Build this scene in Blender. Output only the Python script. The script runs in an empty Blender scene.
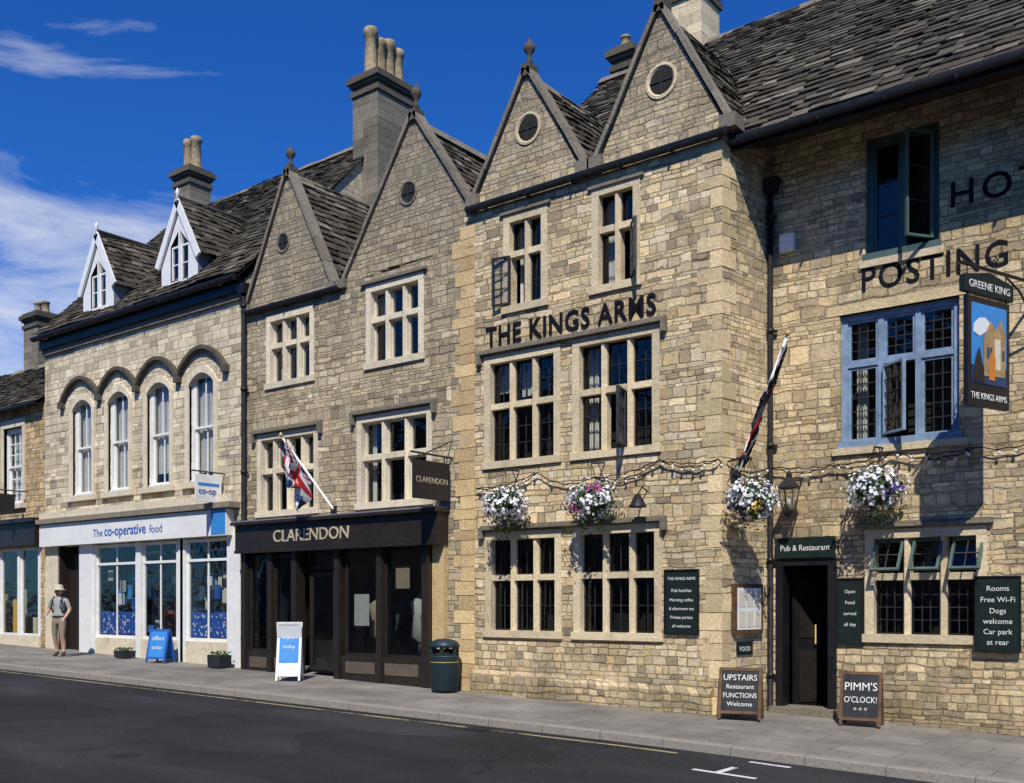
import bpy, math, random
from mathutils import Vector, Matrix
random.seed(7)
R=random.random
def U(a,b): return a+(b-a)*R()
sc=bpy.context.scene
sc.view_settings.view_transform='Standard'; sc.view_settings.look='None'; sc.view_settings.exposure=0
# ------------------------------------------------------------------ materials
class N:
    def __init__(s,name):
        s.m=bpy.data.materials.new(name); s.m.use_nodes=True
        s.t=s.m.node_tree; s.t.nodes.clear()
        s.out=s.new('ShaderNodeOutputMaterial')
    def new(s,k,**kw):
        n=s.t.nodes.new(k)
        for a,b in kw.items(): setattr(n,a,b)
        return n
    def L(s,a,b): s.t.links.new(a,b)
    def sock(s,v,inp):
        if isinstance(v,(int,float)): inp.default_value=v
        elif isinstance(v,(tuple,list)):
            inp.default_value=tuple(v) if len(v)==len(inp.default_value) else tuple(v)+(1,)
        else: s.L(v,inp)
    def math(s,op,a,b=None,c=None,clamp=False):
        n=s.new('ShaderNodeMath',operation=op); n.use_clamp=clamp
        s.sock(a,n.inputs[0])
        if b is not None: s.sock(b,n.inputs[1])
        if c is not None: s.sock(c,n.inputs[2])
        return n.outputs[0]
    def mix(s,f,a,b,mode='MIX'):
        n=s.new('ShaderNodeMix',data_type='RGBA',blend_type=mode)
        s.sock(f,n.inputs[0]); s.sock(a,n.inputs[6]); s.sock(b,n.inputs[7]); return n.outputs[2]
    def noise(s,vec=None,scale=5,detail=3,rough=.5,dim='3D',w=None):
        n=s.new('ShaderNodeTexNoise',noise_dimensions=dim)
        n.inputs['Scale'].default_value=scale; n.inputs['Detail'].default_value=detail; n.inputs['Roughness'].default_value=rough
        if vec is not None: s.L(vec,n.inputs['Vector'])
        if w is not None: s.L(w,n.inputs['W'])
        return n.outputs[0]
    def mr(s,v,a,b,c=0,d=1):
        n=s.new('ShaderNodeMapRange'); s.sock(v,n.inputs[0])
        for i,x in enumerate((a,b,c,d)): n.inputs[i+1].default_value=x
        return n.outputs[0]
    def ramp(s,v,stops):
        n=s.new('ShaderNodeValToRGB'); s.L(v,n.inputs[0]); e=n.color_ramp.elements
        while len(e)<len(stops): e.new(.5)
        for el,(p,c) in zip(e,stops): el.position=p; el.color=tuple(c)+(1,)
        return n.outputs[0]
    def bsdf(s,col,rough=.8,height=None,dist=.01,spec=.3,metal=0,strength=1):
        b=s.new('ShaderNodeBsdfPrincipled'); s.sock(col,b.inputs['Base Color']); s.sock(rough,b.inputs['Roughness'])
        b.inputs['Specular IOR Level'].default_value=spec; b.inputs['Metallic'].default_value=metal
        if height is not None:
            n=s.new('ShaderNodeBump'); n.inputs['Distance'].default_value=dist; n.inputs['Strength'].default_value=strength
            s.L(height,n.inputs['Height']); s.L(n.outputs[0],b.inputs['Normal'])
        s.L(b.outputs[0],s.out.inputs[0]); return b
    def pos(s): return s.new('ShaderNodeNewGeometry').outputs['Position']
    def scalev(s,v,sx,sy,sz):
        n=s.new('ShaderNodeMapping'); n.inputs['Scale'].default_value=(sx,sy,sz); s.L(v,n.inputs[0]); return n.outputs[0]
M={}
def paint(name,col,rough=.5,var=.18,bump=.002,spec=.4,scale=9,metal=0):
    n=N(name); p=n.pos(); a=n.noise(p,scale,4,.6); b=n.noise(p,scale*.15+.4,2)
    f=n.math('ADD',n.mr(a,.3,.7,-var,var*.5),n.mr(b,.3,.7,-var*.6,var*.4))
    f=n.math('ADD',f,1.0)
    c=n.mix(1.0,col,f,'MULTIPLY')
    n.bsdf(c,n.mr(a,.2,.8,max(.05,rough-.12),min(1,rough+.15)),a,bump,spec,metal)
    M[name]=n.m; return n.m
def stone(name,cols,mortar,course=.13,length=.30,grey=None,grey_z=(8.2,9.4),rough_bump=.03,warp=.05,joint=(.001,.012),blotch=.28,streak=.6,gmax=.9,dark=.6):
    n=N(name); p=n.pos(); sp=n.new('ShaderNodeSeparateXYZ'); n.L(p,sp.inputs[0])
    x,y,z=sp.outputs
    wn=n.math('MULTIPLY',n.math('SUBTRACT',n.noise(p,1.7,3,.6),.5),warp*2)
    w2=n.math('MULTIPLY',n.math('SUBTRACT',n.noise(p,6,3,.6),.5),warp*.8)
    z1=n.math('MULTIPLY',n.math('SUBTRACT',n.noise(None,2.6,2,.5,'1D',w=z),.5),.34)
    zz=n.math('ADD',n.math('ADD',z,z1),n.math('ADD',wn,w2))
    uu=n.math('ADD',n.math('ADD',x,y),n.math('MULTIPLY',w2,1.5))
    r=n.math('DIVIDE',zz,course); row=n.math('FLOOR',r); fz=n.math('FRACT',r)
    dz=n.math('MULTIPLY',n.math('MINIMUM',fz,n.math('SUBTRACT',1.0,fz)),course)
    wh=n.new('ShaderNodeTexWhiteNoise',noise_dimensions='1D'); n.L(row,wh.inputs['W'])
    ws=n.mr(wh.outputs[0],0,1,.6,1.7)
    W=n.math('ADD',n.math('MULTIPLY',n.math('DIVIDE',uu,length),ws),n.math('MULTIPLY',row,17.31))
    v1=n.new('ShaderNodeTexVoronoi',voronoi_dimensions='1D',feature='F1'); v1.inputs['Scale'].default_value=1; n.L(W,v1.inputs['W'])
    v2=n.new('ShaderNodeTexVoronoi',voronoi_dimensions='1D',feature='DISTANCE_TO_EDGE'); v2.inputs['Scale'].default_value=1; n.L(W,v2.inputs['W'])
    du=n.math('MULTIPLY',v2.outputs['Distance'],length)
    fine=n.noise(p,34,4,.7)
    d=n.math('ADD',n.math('MINIMUM',du,dz),n.mr(fine,.3,.7,-.009,.006))
    m=n.mr(d,joint[0],joint[1])
    sc3=n.new('ShaderNodeSeparateColor'); n.L(v1.outputs['Color'],sc3.inputs[0])
    rr,gg,bb=sc3.outputs
    k=len(cols)
    c=n.ramp(rr,[(i/(k-1),cc) for i,cc in enumerate(cols)])
    br=n.mr(gg,0,1,.74,1.2)
    c=n.mix(1.0,c,br,'MULTIPLY')
    mott=n.noise(p,13,5,.75)
    c=n.mix(1.0,c,n.mr(mott,.25,.75,.66,1.32),'MULTIPLY')
    pit=n.noise(p,46,3,.6); c=n.mix(n.mr(pit,.60,.72,0,.6),c,(.16,.12,.065))
    jv=n.mr(n.noise(p,1.9,4,.6),.4,.62)
    c=n.mix(n.math('MULTIPLY',n.math('SUBTRACT',1.0,m),.8),c,n.mix(jv,mortar,(.20,.155,.095)))
    big=n.noise(p,.55,5,.6)
    c=n.mix(1.0,c,n.mr(big,.3,.7,1-blotch,1+blotch*.5),'MULTIPLY')
    st=n.noise(n.scalev(p,2.6,2.6,.4),1.5,6,.7)
    c=n.mix(n.mr(st,.53,.76,0,streak),c,(.14,.12,.09))
    sp2=n.noise(p,5.5,6,.75); c=n.mix(n.mr(sp2,.58,.70,0,dark),c,(.13,.112,.09))
    # individual dark weathered stones
    c=n.mix(n.mr(bb,.90,.94,0,.55),c,(.17,.145,.11))
    if grey:
        gf=n.math('MULTIPLY',n.mr(n.math('ADD',z,n.mr(n.noise(p,2.2,5,.7),.3,.7,-1.3,1.3)),grey_z[0],grey_z[1]),n.mr(n.noise(p,9,4,.7),.3,.6,.3,gmax))
        c=n.mix(gf,c,grey)
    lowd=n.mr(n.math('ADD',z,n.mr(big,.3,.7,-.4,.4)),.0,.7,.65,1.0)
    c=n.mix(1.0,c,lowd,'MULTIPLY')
    h=n.math('ADD',n.math('MULTIPLY',m,n.mr(bb,0,1,.4,1.0)),n.math('MULTIPLY',n.noise(p,22,5,.75),.7))
    n.bsdf(c,.92,h,rough_bump,.12)
    M[name]=n.m
stone('stone_A',[(.58,.42,.20),(.66,.50,.28),(.50,.37,.20),(.62,.46,.24)],(.5,.40,.26),course=.11,length=.24)
stone('stone_B',[(.72,.62,.43),(.80,.70,.51),(.64,.54,.37),(.76,.65,.45)],(.54,.45,.32),course=.135,length=.3,rough_bump=.014,warp=.02,grey=(.30,.27,.21),grey_z=(7.3,9.2),gmax=.6,dark=.45)
stone('stone_C',[(.62,.50,.32),(.52,.42,.27),(.74,.62,.41),(.40,.33,.22),(.68,.54,.32)],(.50,.42,.29),course=.10,length=.23,grey=(.24,.21,.16),grey_z=(6.0,9.4),gmax=.85)
stone('stone_D',[(.78,.62,.37),(.69,.53,.31),(.84,.70,.46),(.54,.42,.26),(.76,.57,.30),(.82,.67,.41)],(.68,.55,.37),course=.10,length=.235,grey=(.25,.22,.165),grey_z=(7.9,9.8))
stone('stone_E',[(.75,.58,.33),(.66,.50,.28),(.82,.66,.41),(.50,.39,.24),(.74,.55,.28)],(.62,.50,.34),course=.095,length=.23,grey=(.2,.17,.12),grey_z=(9,11))
def trim(name,col,var=.3):
    n=N(name); p=n.pos(); a=n.noise(p,22,5,.7); b=n.noise(p,2.2,5,.65)
    at=n.new('ShaderNodeAttribute',attribute_name='tone')
    c=n.mix(1.0,col,n.mr(a,.25,.75,1-var,1+var*.5),'MULTIPLY')
    c=n.mix(n.mr(b,.5,.75,0,.6),c,(col[0]*.42,col[1]*.42,col[2]*.44))
    c=n.mix(1.0,c,n.mr(at.outputs['Fac'],0,1,.72,1.25),'MULTIPLY')
    n.bsdf(c,.9,a,.014,.15); M[name]=n.m
trim('limestone',(.70,.58,.38)); trim('limestone_pale',(.74,.65,.48)); trim('limestone_grey',(.24,.21,.16),.45); trim('limestone_dark',(.12,.105,.08),.45); trim('quoin_stone',(.68,.50,.26),.4); trim('quoin_corner',(.74,.58,.34),.4)
def slate():
    n=N('stone_slates'); p=n.pos(); at=n.new('ShaderNodeAttribute',attribute_name='tone')
    c=n.ramp(at.outputs['Fac'],[(0,(.034,.030,.025)),(.35,(.064,.055,.044)),(.6,(.094,.081,.063)),(.85,(.135,.117,.091)),(1,(.21,.185,.145))])
    a=n.noise(p,17,5,.75); b=n.noise(p,1.3,5,.6)
    c=n.mix(1.0,c,n.mr(a,.25,.75,.55,1.3),'MULTIPLY')
    c=n.mix(n.mr(n.noise(p,30,3,.6),.60,.70,0,.6),c,(.26,.24,.19))
    c=n.mix(n.mr(b,.5,.75,0,.5),c,(.045,.043,.025))
    n.bsdf(c,.95,a,.012,.08); M['stone_slates']=n.m
slate()
paint('black_paint',(.012,.012,.014),.4); paint('iron',(.015,.015,.017),.5)
paint('white_paint',(.78,.78,.75),.45,.08); paint('cream_paint',(.66,.60,.48),.5,.1)
paint('blue_grey_paint',(.22,.31,.43),.5,.25); paint('green_grey_paint',(.07,.12,.11),.5,.2)
paint('dark_brown_paint',(.024,.019,.015),.4); paint('taupe_paint',(.12,.095,.07),.45)
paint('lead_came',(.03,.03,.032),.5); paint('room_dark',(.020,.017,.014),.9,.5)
paint('room_mid',(.14,.11,.085),.9,.5,scale=2); paint('curtain',(.62,.60,.56),.9,.15); paint('clay_pot',(.36,.28,.17),.9,.45,.006,.2)
paint('sign_black',(.016,.017,.018),.45,.1,.0005); paint('sign_green',(.012,.022,.02),.5,.1,.0005,.2); paint('letter_black',(.012,.013,.017),.9,.3,.002,.08)
paint('letter_white',(.72,.72,.68),.6,.05,.0); paint('gold',(.55,.38,.12),.35,.1,.0,.5); paint('sky_blue_paint',(.04,.24,.60),.4,.1,.0)
paint('poster_blue',(.03,.10,.42),.5,.1,.0,.2); paint('poster_white',(.72,.74,.76),.4,.05,.0); paint('red_paint',(.45,.03,.03),.45,.1)
paint('wood',(.13,.065,.028),.5,.4); paint('skin',(.50,.29,.20),.6,.06,.001); paint('shirt',(.36,.37,.36),.85,.12,.003,.2,25)
paint('khaki',(.26,.22,.15),.85,.12,.003,.2,25); paint('boots',(.06,.04,.03),.7); paint('backpack',(.05,.07,.09),.8); paint('hat',(.50,.45,.34),.85)
paint('leaf_green',(.045,.10,.02),.6,.5,.001,.3,30); paint('petal_white',(.80,.78,.80),.6,.06,.0); paint('petal_pink',(.50,.08,.28),.6,.1,.0); paint('petal_purple',(.14,.05,.36),.6,.1,.0); paint('petal_yellow',(.75,.5,.06),.6,.1,.0)
paint('bulb',(.75,.72,.62),.15,.02,.0,.6); paint('moss_basket',(.06,.055,.03),.95,.4,.01); paint('lead_sheet',(.20,.21,.23),.5); paint('bin_plastic',(.014,.034,.042),.5)
paint('planter_dark',(.02,.022,.025),.6); paint('sign_navy',(.02,.045,.12),.4,.1,.0)
paint('orange_paint',(.6,.2,.03),.5,.1,.0); paint('tan_paint',(.42,.27,.12),.6,.3,.0)
def glass():
    n=N('window_glass'); p=n.pos()
    tr=n.new('ShaderNodeBsdfTransparent'); tr.inputs[0].default_value=(.80,.82,.80,1)
    gl=n.new('ShaderNodeBsdfGlossy'); gl.inputs['Roughness'].default_value=.02; gl.inputs[0].default_value=(1,1,1,1)
    bp=n.new('ShaderNodeBump'); bp.inputs['Distance'].default_value=.012; n.L(n.noise(p,3.5,2,.5),bp.inputs['Height']); n.L(bp.outputs[0],gl.inputs['Normal'])
    lw=n.new('ShaderNodeLayerWeight'); lw.inputs['Blend'].default_value=.5
    f=n.math('ADD',n.math('MULTIPLY',n.math('POWER',lw.outputs['Facing'],4.0),.85),.05,clamp=True)
    mx=n.new('ShaderNodeMixShader'); n.L(f,mx.inputs[0]); n.L(tr.outputs[0],mx.inputs[1]); n.L(gl.outputs[0],mx.inputs[2]); n.L(mx.outputs[0],n.out.inputs[0])
    M['window_glass']=n.m
glass()
def asphalt():
    n=N('asphalt'); p=n.pos()
    g=n.noise(p,70,4,.8); b=n.noise(n.scalev(p,.35,.9,1),.8,6,.6)
    c=n.ramp(b,[(.3,(.018,.018,.020)),(.5,(.026,.027,.029)),(.7,(.042,.042,.043))])
    c=n.mix(1.0,c,n.mr(g,.3,.7,.5,1.55),'MULTIPLY')
    v=n.new('ShaderNodeTexVoronoi',feature='DISTANCE_TO_EDGE'); v.inputs['Scale'].default_value=.33
    ntx=n.new('ShaderNodeTexNoise'); ntx.inputs['Scale'].default_value=1.2; n.L(p,ntx.inputs['Vector'])
    n.L(n.mix(.35,p,ntx.outputs['Color']),v.inputs['Vector'])
    ck=n.math('MULTIPLY',n.mr(v.outputs['Distance'],.0,.010,1,0),n.mr(n.noise(p,.5,2),.45,.6))
    c=n.mix(n.math('MULTIPLY',ck,.75),c,(.010,.010,.011))
    sp=n.noise(p,26,2,.5); c=n.mix(n.mr(sp,.66,.74,0,.6),c,(.12,.12,.11))
    sp3=n.noise(p,60,2,.5); c=n.mix(n.mr(sp3,.64,.70,0,.6),c,(.12,.12,.11))
    pt=n.noise(n.scalev(p,.2,.5,1),1.1,1,.3); c=n.mix(1.0,c,n.mr(pt,.49,.50,.80,1.08),'MULTIPLY')
    n.bsdf(c,n.mr(b,.3,.7,.8,.97),g,.010,.18); M['asphalt']=n.m
asphalt()
def pave():
    n=N('paving'); p=n.pos(); g=n.noise(p,45,5,.75); b=n.noise(p,.9,6,.65)
    br=n.new('ShaderNodeTexBrick'); n.L(p,br.inputs['Vector'])
    br.inputs['Scale'].default_value=1; br.inputs['Mortar Size'].default_value=.006; br.inputs['Brick Width'].default_value=.75; br.inputs['Row Height'].default_value=.55
    br.inputs['Color1'].default_value=(.21,.195,.17,1); br.inputs['Color2'].default_value=(.26,.24,.21,1); br.inputs['Mortar'].default_value=(.12,.11,.095,1)
    c=n.mix(1.0,br.outputs[0],n.mr(g,.25,.75,.75,1.2),'MULTIPLY')
    c=n.mix(1.0,c,n.mr(b,.3,.7,.6,1.2),'MULTIPLY')
    c=n.mix(n.mr(n.noise(p,7,3,.6),.64,.72,0,.5),c,(.08,.075,.07))
    n.bsdf(c,.9,n.math('SUBTRACT',g,br.outputs[1]),.006,.2); M['paving']=n.m
    n=N('kerb_stone'); p=n.pos(); g=n.noise(p,30,5,.7); sp=n.new('ShaderNodeSeparateXYZ'); n.L(p,sp.inputs[0])
    fx=n.math('FRACT',n.math('MULTIPLY',sp.outputs[0],1.1)); j=n.mr(fx,0,.02,0,1)
    c=n.mix(1.0,(.27,.25,.215),n.mr(g,.25,.75,.6,1.2),'MULTIPLY'); c=n.mix(n.math('SUBTRACT',1.0,j),c,(.06,.06,.055))
    n.bsdf(c,.85,g,.006,.2); M['kerb_stone']=n.m
pave()
def worn(name,col,thr):
    n=N(name); p=n.pos(); a=n.noise(p,14,6,.8); b=n.noise(p,1.2,3)
    f=n.mr(n.math('ADD',a,n.mr(b,.3,.7,-.12,.12)),thr-.05,thr+.05)
    c=n.mix(f,(.04,.04,.04),col); n.bsdf(c,.8,a,.003,.2); M[name]=n.m
worn('yellow_road_paint',(.36,.29,.15),.46); worn('white_road_paint',(.62,.62,.60),.40)
paint('ground_mat',(.05,.05,.05),.95)
# ------------------------------------------------------------------ geometry accumulators
ACC={}; TXT=[]; XF=[Matrix.Identity(4)]
def add(P,part,mat,vs,fs,tone=None,smooth=False):
    k=(P,part,mat); a=ACC.setdefault(k,([],[],[],[]))
    o=len(a[0]); T=XF[0]
    a[0].extend([tuple(T@Vector(v)) for v in vs])
    if tone is None: tone=.5
    for f in fs: a[1].append([o+i for i in f]); a[2].append(tone); a[3].append(smooth)
BF=[(0,3,2,1),(4,5,6,7),(0,1,5,4),(1,2,6,5),(2,3,7,6),(3,0,4,7)]
def box(P,part,mat,x0,x1,y0,y1,z0,z1,tone=None):
    add(P,part,mat,[(x0,y0,z0),(x1,y0,z0),(x1,y1,z0),(x0,y1,z0),(x0,y0,z1),(x1,y0,z1),(x1,y1,z1),(x0,y1,z1)],BF,tone)
def quad(P,part,mat,a,b,c,d,tone=None): add(P,part,mat,[a,b,c,d],[(0,1,2,3)],tone)
def poly(P,part,mat,pts,tone=None): add(P,part,mat,pts,[tuple(range(len(pts)))],tone)
def prism(P,part,mat,pts,dy,tone=None):
    n=len(pts); vs=[tuple(p) for p in pts]+[(p[0],p[1]+dy,p[2]) for p in pts]
    add(P,part,mat,vs,[tuple(range(n)),tuple(range(2*n-1,n-1,-1))]+[(i,i+n,(i+1)%n+n,(i+1)%n) for i in range(n)],tone)
def beam(P,part,mat,p0,p1,wv,hv,tone=None):
    p0=Vector(p0);p1=Vector(p1);w=Vector(wv)/2;h=Vector(hv)/2
    vs=[p0-w-h,p1-w-h,p1+w-h,p0+w-h,p0-w+h,p1-w+h,p1+w+h,p0+w+h]; add(P,part,mat,vs,BF,tone)
def lathe(P,part,mat,cx,cy,prof,seg=16,rot=0,smooth=True):
    vs=[];fs=[]
    for r,z in prof:
        for i in range(seg):
            a=2*math.pi*i/seg+rot; vs.append((cx+r*math.cos(a),cy+r*math.sin(a),z))
    for j in range(len(prof)-1):
        for i in range(seg):
            i2=(i+1)%seg; fs.append((j*seg+i,j*seg+i2,(j+1)*seg+i2,(j+1)*seg+i))
    fs.append(tuple(range(seg-1,-1,-1))); fs.append(tuple((len(prof)-1)*seg+i for i in range(seg)))
    add(P,part,mat,vs,fs,None,smooth)
def tube(P,part,mat,pts,r,seg=6):
    pts=[Vector(p) for p in pts]; vs=[];fs=[]
    for i,p in enumerate(pts):
        d=(pts[min(i+1,len(pts)-1)]-pts[max(i-1,0)]).normalized()
        a=d.cross(Vector((0,0,1))) if abs(d.z)<.95 else d.cross(Vector((1,0,0)))
        a.normalize(); b=d.cross(a); rr=r[i] if isinstance(r,list) else r
        for k in range(seg):
            t=2*math.pi*k/seg; vs.append(p+(a*math.cos(t)+b*math.sin(t))*rr)
    for i in range(len(pts)-1):
        for k in range(seg): k2=(k+1)%seg; fs.append((i*seg+k,i*seg+k2,(i+1)*seg+k2,(i+1)*seg+k))
    fs.append(tuple(range(seg))); fs.append(tuple((len(pts)-1)*seg+k for k in range(seg)))
    add(P,part,mat,vs,fs,None,True)
def text(P,name,s,loc,size,mat,rot=(90,0,0),ext=.008,width=None,align='LEFT',off=0,ls=1.0,maxw=None):
    TXT.append((P,name,s,loc,size,mat,rot,ext,width,align,off,ls,XF[0].copy(),maxw))
def slates(P,O,Ud,Vd,L,H,course=.17,w=.25,rng=None,thick=.028):
    O=Vector(O);Ud=Vector(Ud).normalized();Vd=Vector(Vd).normalized();Nn=Ud.cross(Vd).normalized()
    if Nn.z<0: Nn=-Nn
    v=0; i=0
    while v<H:
        t=v/H; cs=course*(1.15-.35*t)*U(.92,1.08); lo,hi=(0,L) if rng is None else rng(v/H)
        u=lo-U(0,.15)
        while u<hi:
            ww=w*(1.2-.35*t)*U(.6,1.45)
            a=max(u,lo);b=min(u+ww-.006,hi)
            if b-a>.03:
                j=U(-.014,.014); l0=.052+U(-.010,.018); ve=min(v+cs*1.35,H+.03); tl=U(-.008,.008)
                sg=.03*math.sin((a+O.x)*.9+v*.5)+.02*math.sin((a+O.x)*2.3+1)
                def pt(uu,vv,hh): return O+Ud*uu+Vd*vv+Nn*(hh+sg)
                vs=[pt(a,v+j,l0-thick+tl),pt(b,v+j+U(-.008,.008),l0-thick-tl),pt(b,ve,.0),pt(a,ve,.0),pt(a,v+j,l0+tl),pt(b,v+j+U(-.006,.006),l0-tl),pt(b,ve,.022),pt(a,ve,.022)]
                add(P,'roof_slates','stone_slates',vs,BF,min(1,max(0,random.gauss(.5,.27))))
            u+=ww
        v+=cs; i+=1
def rect_roof(P,x0,x1,ye,ze,yr,zr,**k):
    Vd=Vector((0,yr-ye,zr-ze)); slates(P,(x0,ye,ze),(1,0,0),Vd,x1-x0,Vd.length,**k)
    quad(P,'roof_deck','room_dark',(x0,ye,ze-.07),(x1,ye,ze-.07),(x1,yr,zr-.07),(x0,yr,zr-.07))
    yb=2*yr-ye
    quad(P,'roof_rear','stone_slates',(x1,yb,ze),(x0,yb,ze),(x0,yr,zr),(x1,yr,zr),.5)
    n=int((x1-x0)/.45)
    for i in range(n):
        a=x0+(x1-x0)*i/n; b=x0+(x1-x0)*(i+1)/n-.012; t=U(.3,.8); dz=U(-.02,.02)
        add(P,'ridge_tiles','limestone_grey',[(a,yr-.17,zr-.09),(b,yr-.17,zr-.09),(b,yr,zr+.075+dz),(a,yr,zr+.075+dz),(b,yr+.17,zr-.09),(a,yr+.17,zr-.09)],[(0,1,2,3),(3,2,4,5),(0,3,5),(1,4,2)],t)
def wall(P,mat,x0,x1,z0,z1,Y,holes,rev=.26,part='front_wall'):
    xs=sorted({x0,x1}|{h[0] for h in holes}|{h[1] for h in holes}); zs=sorted({z0,z1}|{h[2] for h in holes}|{h[3] for h in holes})
    for i in range(len(xs)-1):
        for j in range(len(zs)-1):
            cx=(xs[i]+xs[i+1])/2; cz=(zs[j]+zs[j+1])/2
            if any(h[0]<cx<h[1] and h[2]<cz<h[3] for h in holes): continue
            quad(P,part,mat,(xs[i],Y,zs[j]),(xs[i+1],Y,zs[j]),(xs[i+1],Y,zs[j+1]),(xs[i],Y,zs[j+1]))
    for a,b,c,d in holes:
        e=Y+rev
        quad(P,part,mat,(a,Y,c),(a,Y,d),(a,e,d),(a,e,c)); quad(P,part,mat,(b,Y,d),(b,Y,c),(b,e,c),(b,e,d))
        quad(P,part,mat,(a,Y,d),(b,Y,d),(b,e,d),(a,e,d)); quad(P,part,mat,(b,Y,c),(a,Y,c),(a,e,c),(b,e,c))
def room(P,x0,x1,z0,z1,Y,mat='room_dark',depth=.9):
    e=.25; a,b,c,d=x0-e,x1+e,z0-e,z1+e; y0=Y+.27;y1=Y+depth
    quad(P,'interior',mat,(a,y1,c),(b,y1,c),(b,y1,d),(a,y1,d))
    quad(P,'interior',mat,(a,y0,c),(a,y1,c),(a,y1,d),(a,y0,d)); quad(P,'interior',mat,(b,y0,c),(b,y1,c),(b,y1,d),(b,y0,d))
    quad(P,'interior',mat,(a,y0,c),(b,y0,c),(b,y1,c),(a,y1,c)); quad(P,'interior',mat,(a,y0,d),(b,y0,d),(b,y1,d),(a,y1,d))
def pane(P,x0,x1,z0,z1,Y,fmat,fw=.03,nx=1,nz=1,bar=.012,bmat=None,leaf='window_frames'):
    bmat=bmat or fmat
    box(P,leaf,fmat,x0,x0+fw,Y-.02,Y+.03,z0,z1); box(P,leaf,fmat,x1-fw,x1,Y-.02,Y+.03,z0,z1)
    box(P,leaf,fmat,x0+fw,x1-fw,Y-.018,Y+.028,z0,z0+fw); box(P,leaf,fmat,x0+fw,x1-fw,Y-.018,Y+.028,z1-fw,z1)
    for i in range(1,nx):
        x=x0+fw+(x1-x0-2*fw)*i/nx; box(P,'glazing_bars',bmat,x-bar/2,x+bar/2,Y-.006,Y+.014,z0+fw,z1-fw)
    for i in range(1,nz):
        z=z0+fw+(z1-z0-2*fw)*i/nz; box(P,'glazing_bars',bmat,x0+fw,x1-fw,Y-.0075,Y+.0125,z-bar/2,z+bar/2)
    t=U(-.010,.010); t2=U(-.016,.016)
    quad(P,'glass','window_glass',(x0+fw*.5,Y+.006+t,z0+fw*.5),(x1-fw*.5,Y+.006-t,z0+fw*.5),(x1-fw*.5,Y+.006-t+t2,z1-fw*.5),(x0+fw*.5,Y+.006+t+t2,z1-fw*.5))
def mullioned(P,x0,x1,z0,z1,Y,nl,tr,fmat,smat='limestone',nx=1,nz=2,nzt=1,skip=(),sill=True,bmat='lead_came',curt=0):
    s=.10; m=.10; G=Y+.13
    box(P,'window_stonework',smat,x0-.03,x0+s,Y-.015,Y+.2,z0,z1,U(.3,.8)); box(P,'window_stonework',smat,x1-s,x1+.03,Y-.015,Y+.2,z0,z1,U(.3,.8))
    box(P,'window_stonework',smat,x0-.03,x1+.03,Y-.017,Y+.202,z1-.04,z1+.09,U(.3,.8))
    box(P,'window_stonework',smat,x0-.06,x1+.06,Y-.045,Y+.202,z0-.05,z0+.07,U(.3,.8))
    xi0=x0+s;xi1=x1-s;zi0=z0+.07;zi1=z1-.04; w=(xi1-xi0-(nl-1)*m)/nl
    for i in range(1,nl):
        xm=xi0+i*w+(i-1)*m
        vs=[(xm,Y+.19),(xm,Y+.07),(xm+.03,Y+.01),(xm+m-.03,Y+.01),(xm+m,Y+.07),(xm+m,Y+.19)]
        k=len(vs); add(P,'window_stonework',smat,[(a,b,zi0) for a,b in vs]+[(a,b,zi1) for a,b in vs],[(j,(j+1)%k,(j+1)%k+k,j+k) for j in range(k)],U(.3,.9))
    zt=None
    if tr:
        zt=zi0+(zi1-zi0)*tr
        for i in range(nl):
            a=xi0+i*(w+m); box(P,'window_stonework',smat,a,a+w,Y+.02,Y+.185,zt-.05,zt+.05,U(.3,.9))
    room(P,x0,x1,z0,z1,Y)
    for i in range(nl):
        a=xi0+i*(w+m)
        segs=[(zi0,zi1,nz)] if not tr else [(zi0,zt-.05,nz),(zt+.05,zi1,nzt)]
        for j,(c,d,n) in enumerate(segs):
            if (i,j) in skip: continue
            pane(P,a,a+w,c,d,G,fmat,.028,nx,n,.012,bmat)
        if curt and (i in (0,nl-1)) and R()<.8:
            cw=w*U(.2,.6); ca=a if i==0 else a+w-cw
            curtain(P,ca,ca+cw,zi0,zi1,Y+.30)
        elif curt and R()<.35: curtain(P,a-.02,a+w+.02,zi1-(zi1-zi0)*U(.2,.4),zi1,Y+.30)
def curtain(P,a,b,c,d,Y,mat='curtain'):
    n=10; vs=[];
    for i in range(n+1):
        x=a+(b-a)*i/n; y=Y+.02*math.sin(i*2.2)+U(-.004,.004); vs+= [(x,y,c),(x,y,d)]
    add(P,'curtains',mat,vs,[(2*i,2*i+2,2*i+3,2*i+1) for i in range(n)],None,True)
def leaf(P,hx,hy,z0,z1,w,ang,fmat,nx=2,nz=3,part='open_casement',axis='v'):
    T=XF[0]; XF[0]=T@Matrix.Translation((hx,hy,0))@Matrix.Rotation(math.radians(ang),4,'Z')
    pane(P,0,w,z0,z1,0,fmat,.03,nx,nz,.012,'lead_came',part); XF[0]=T
def hood(P,x0,x1,z,Y,mat='limestone',drop=.18,t=.09,d=.1):
    prism(P,'hood_mould',mat,[(x0,Y-d,z),(x1,Y-d,z),(x1,Y-d,z+t*.5),(x0,Y-d,z+t*.5)],d+.02,U(.2,.6))
    prism(P,'hood_mould',mat,[(x0+.01,Y-d*.55,z+t*.5),(x1-.01,Y-d*.55,z+t*.5),(x1-.01,Y-d*.55,z+t),(x0+.01,Y-d*.55,z+t)],d*.55+.02,U(.2,.6))
    if drop:
        for a in (x0,x1-.08): box(P,'hood_mould',mat,a,a+.08,Y-d+.003,Y+.02,z-drop,z,U(.2,.6))
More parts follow.
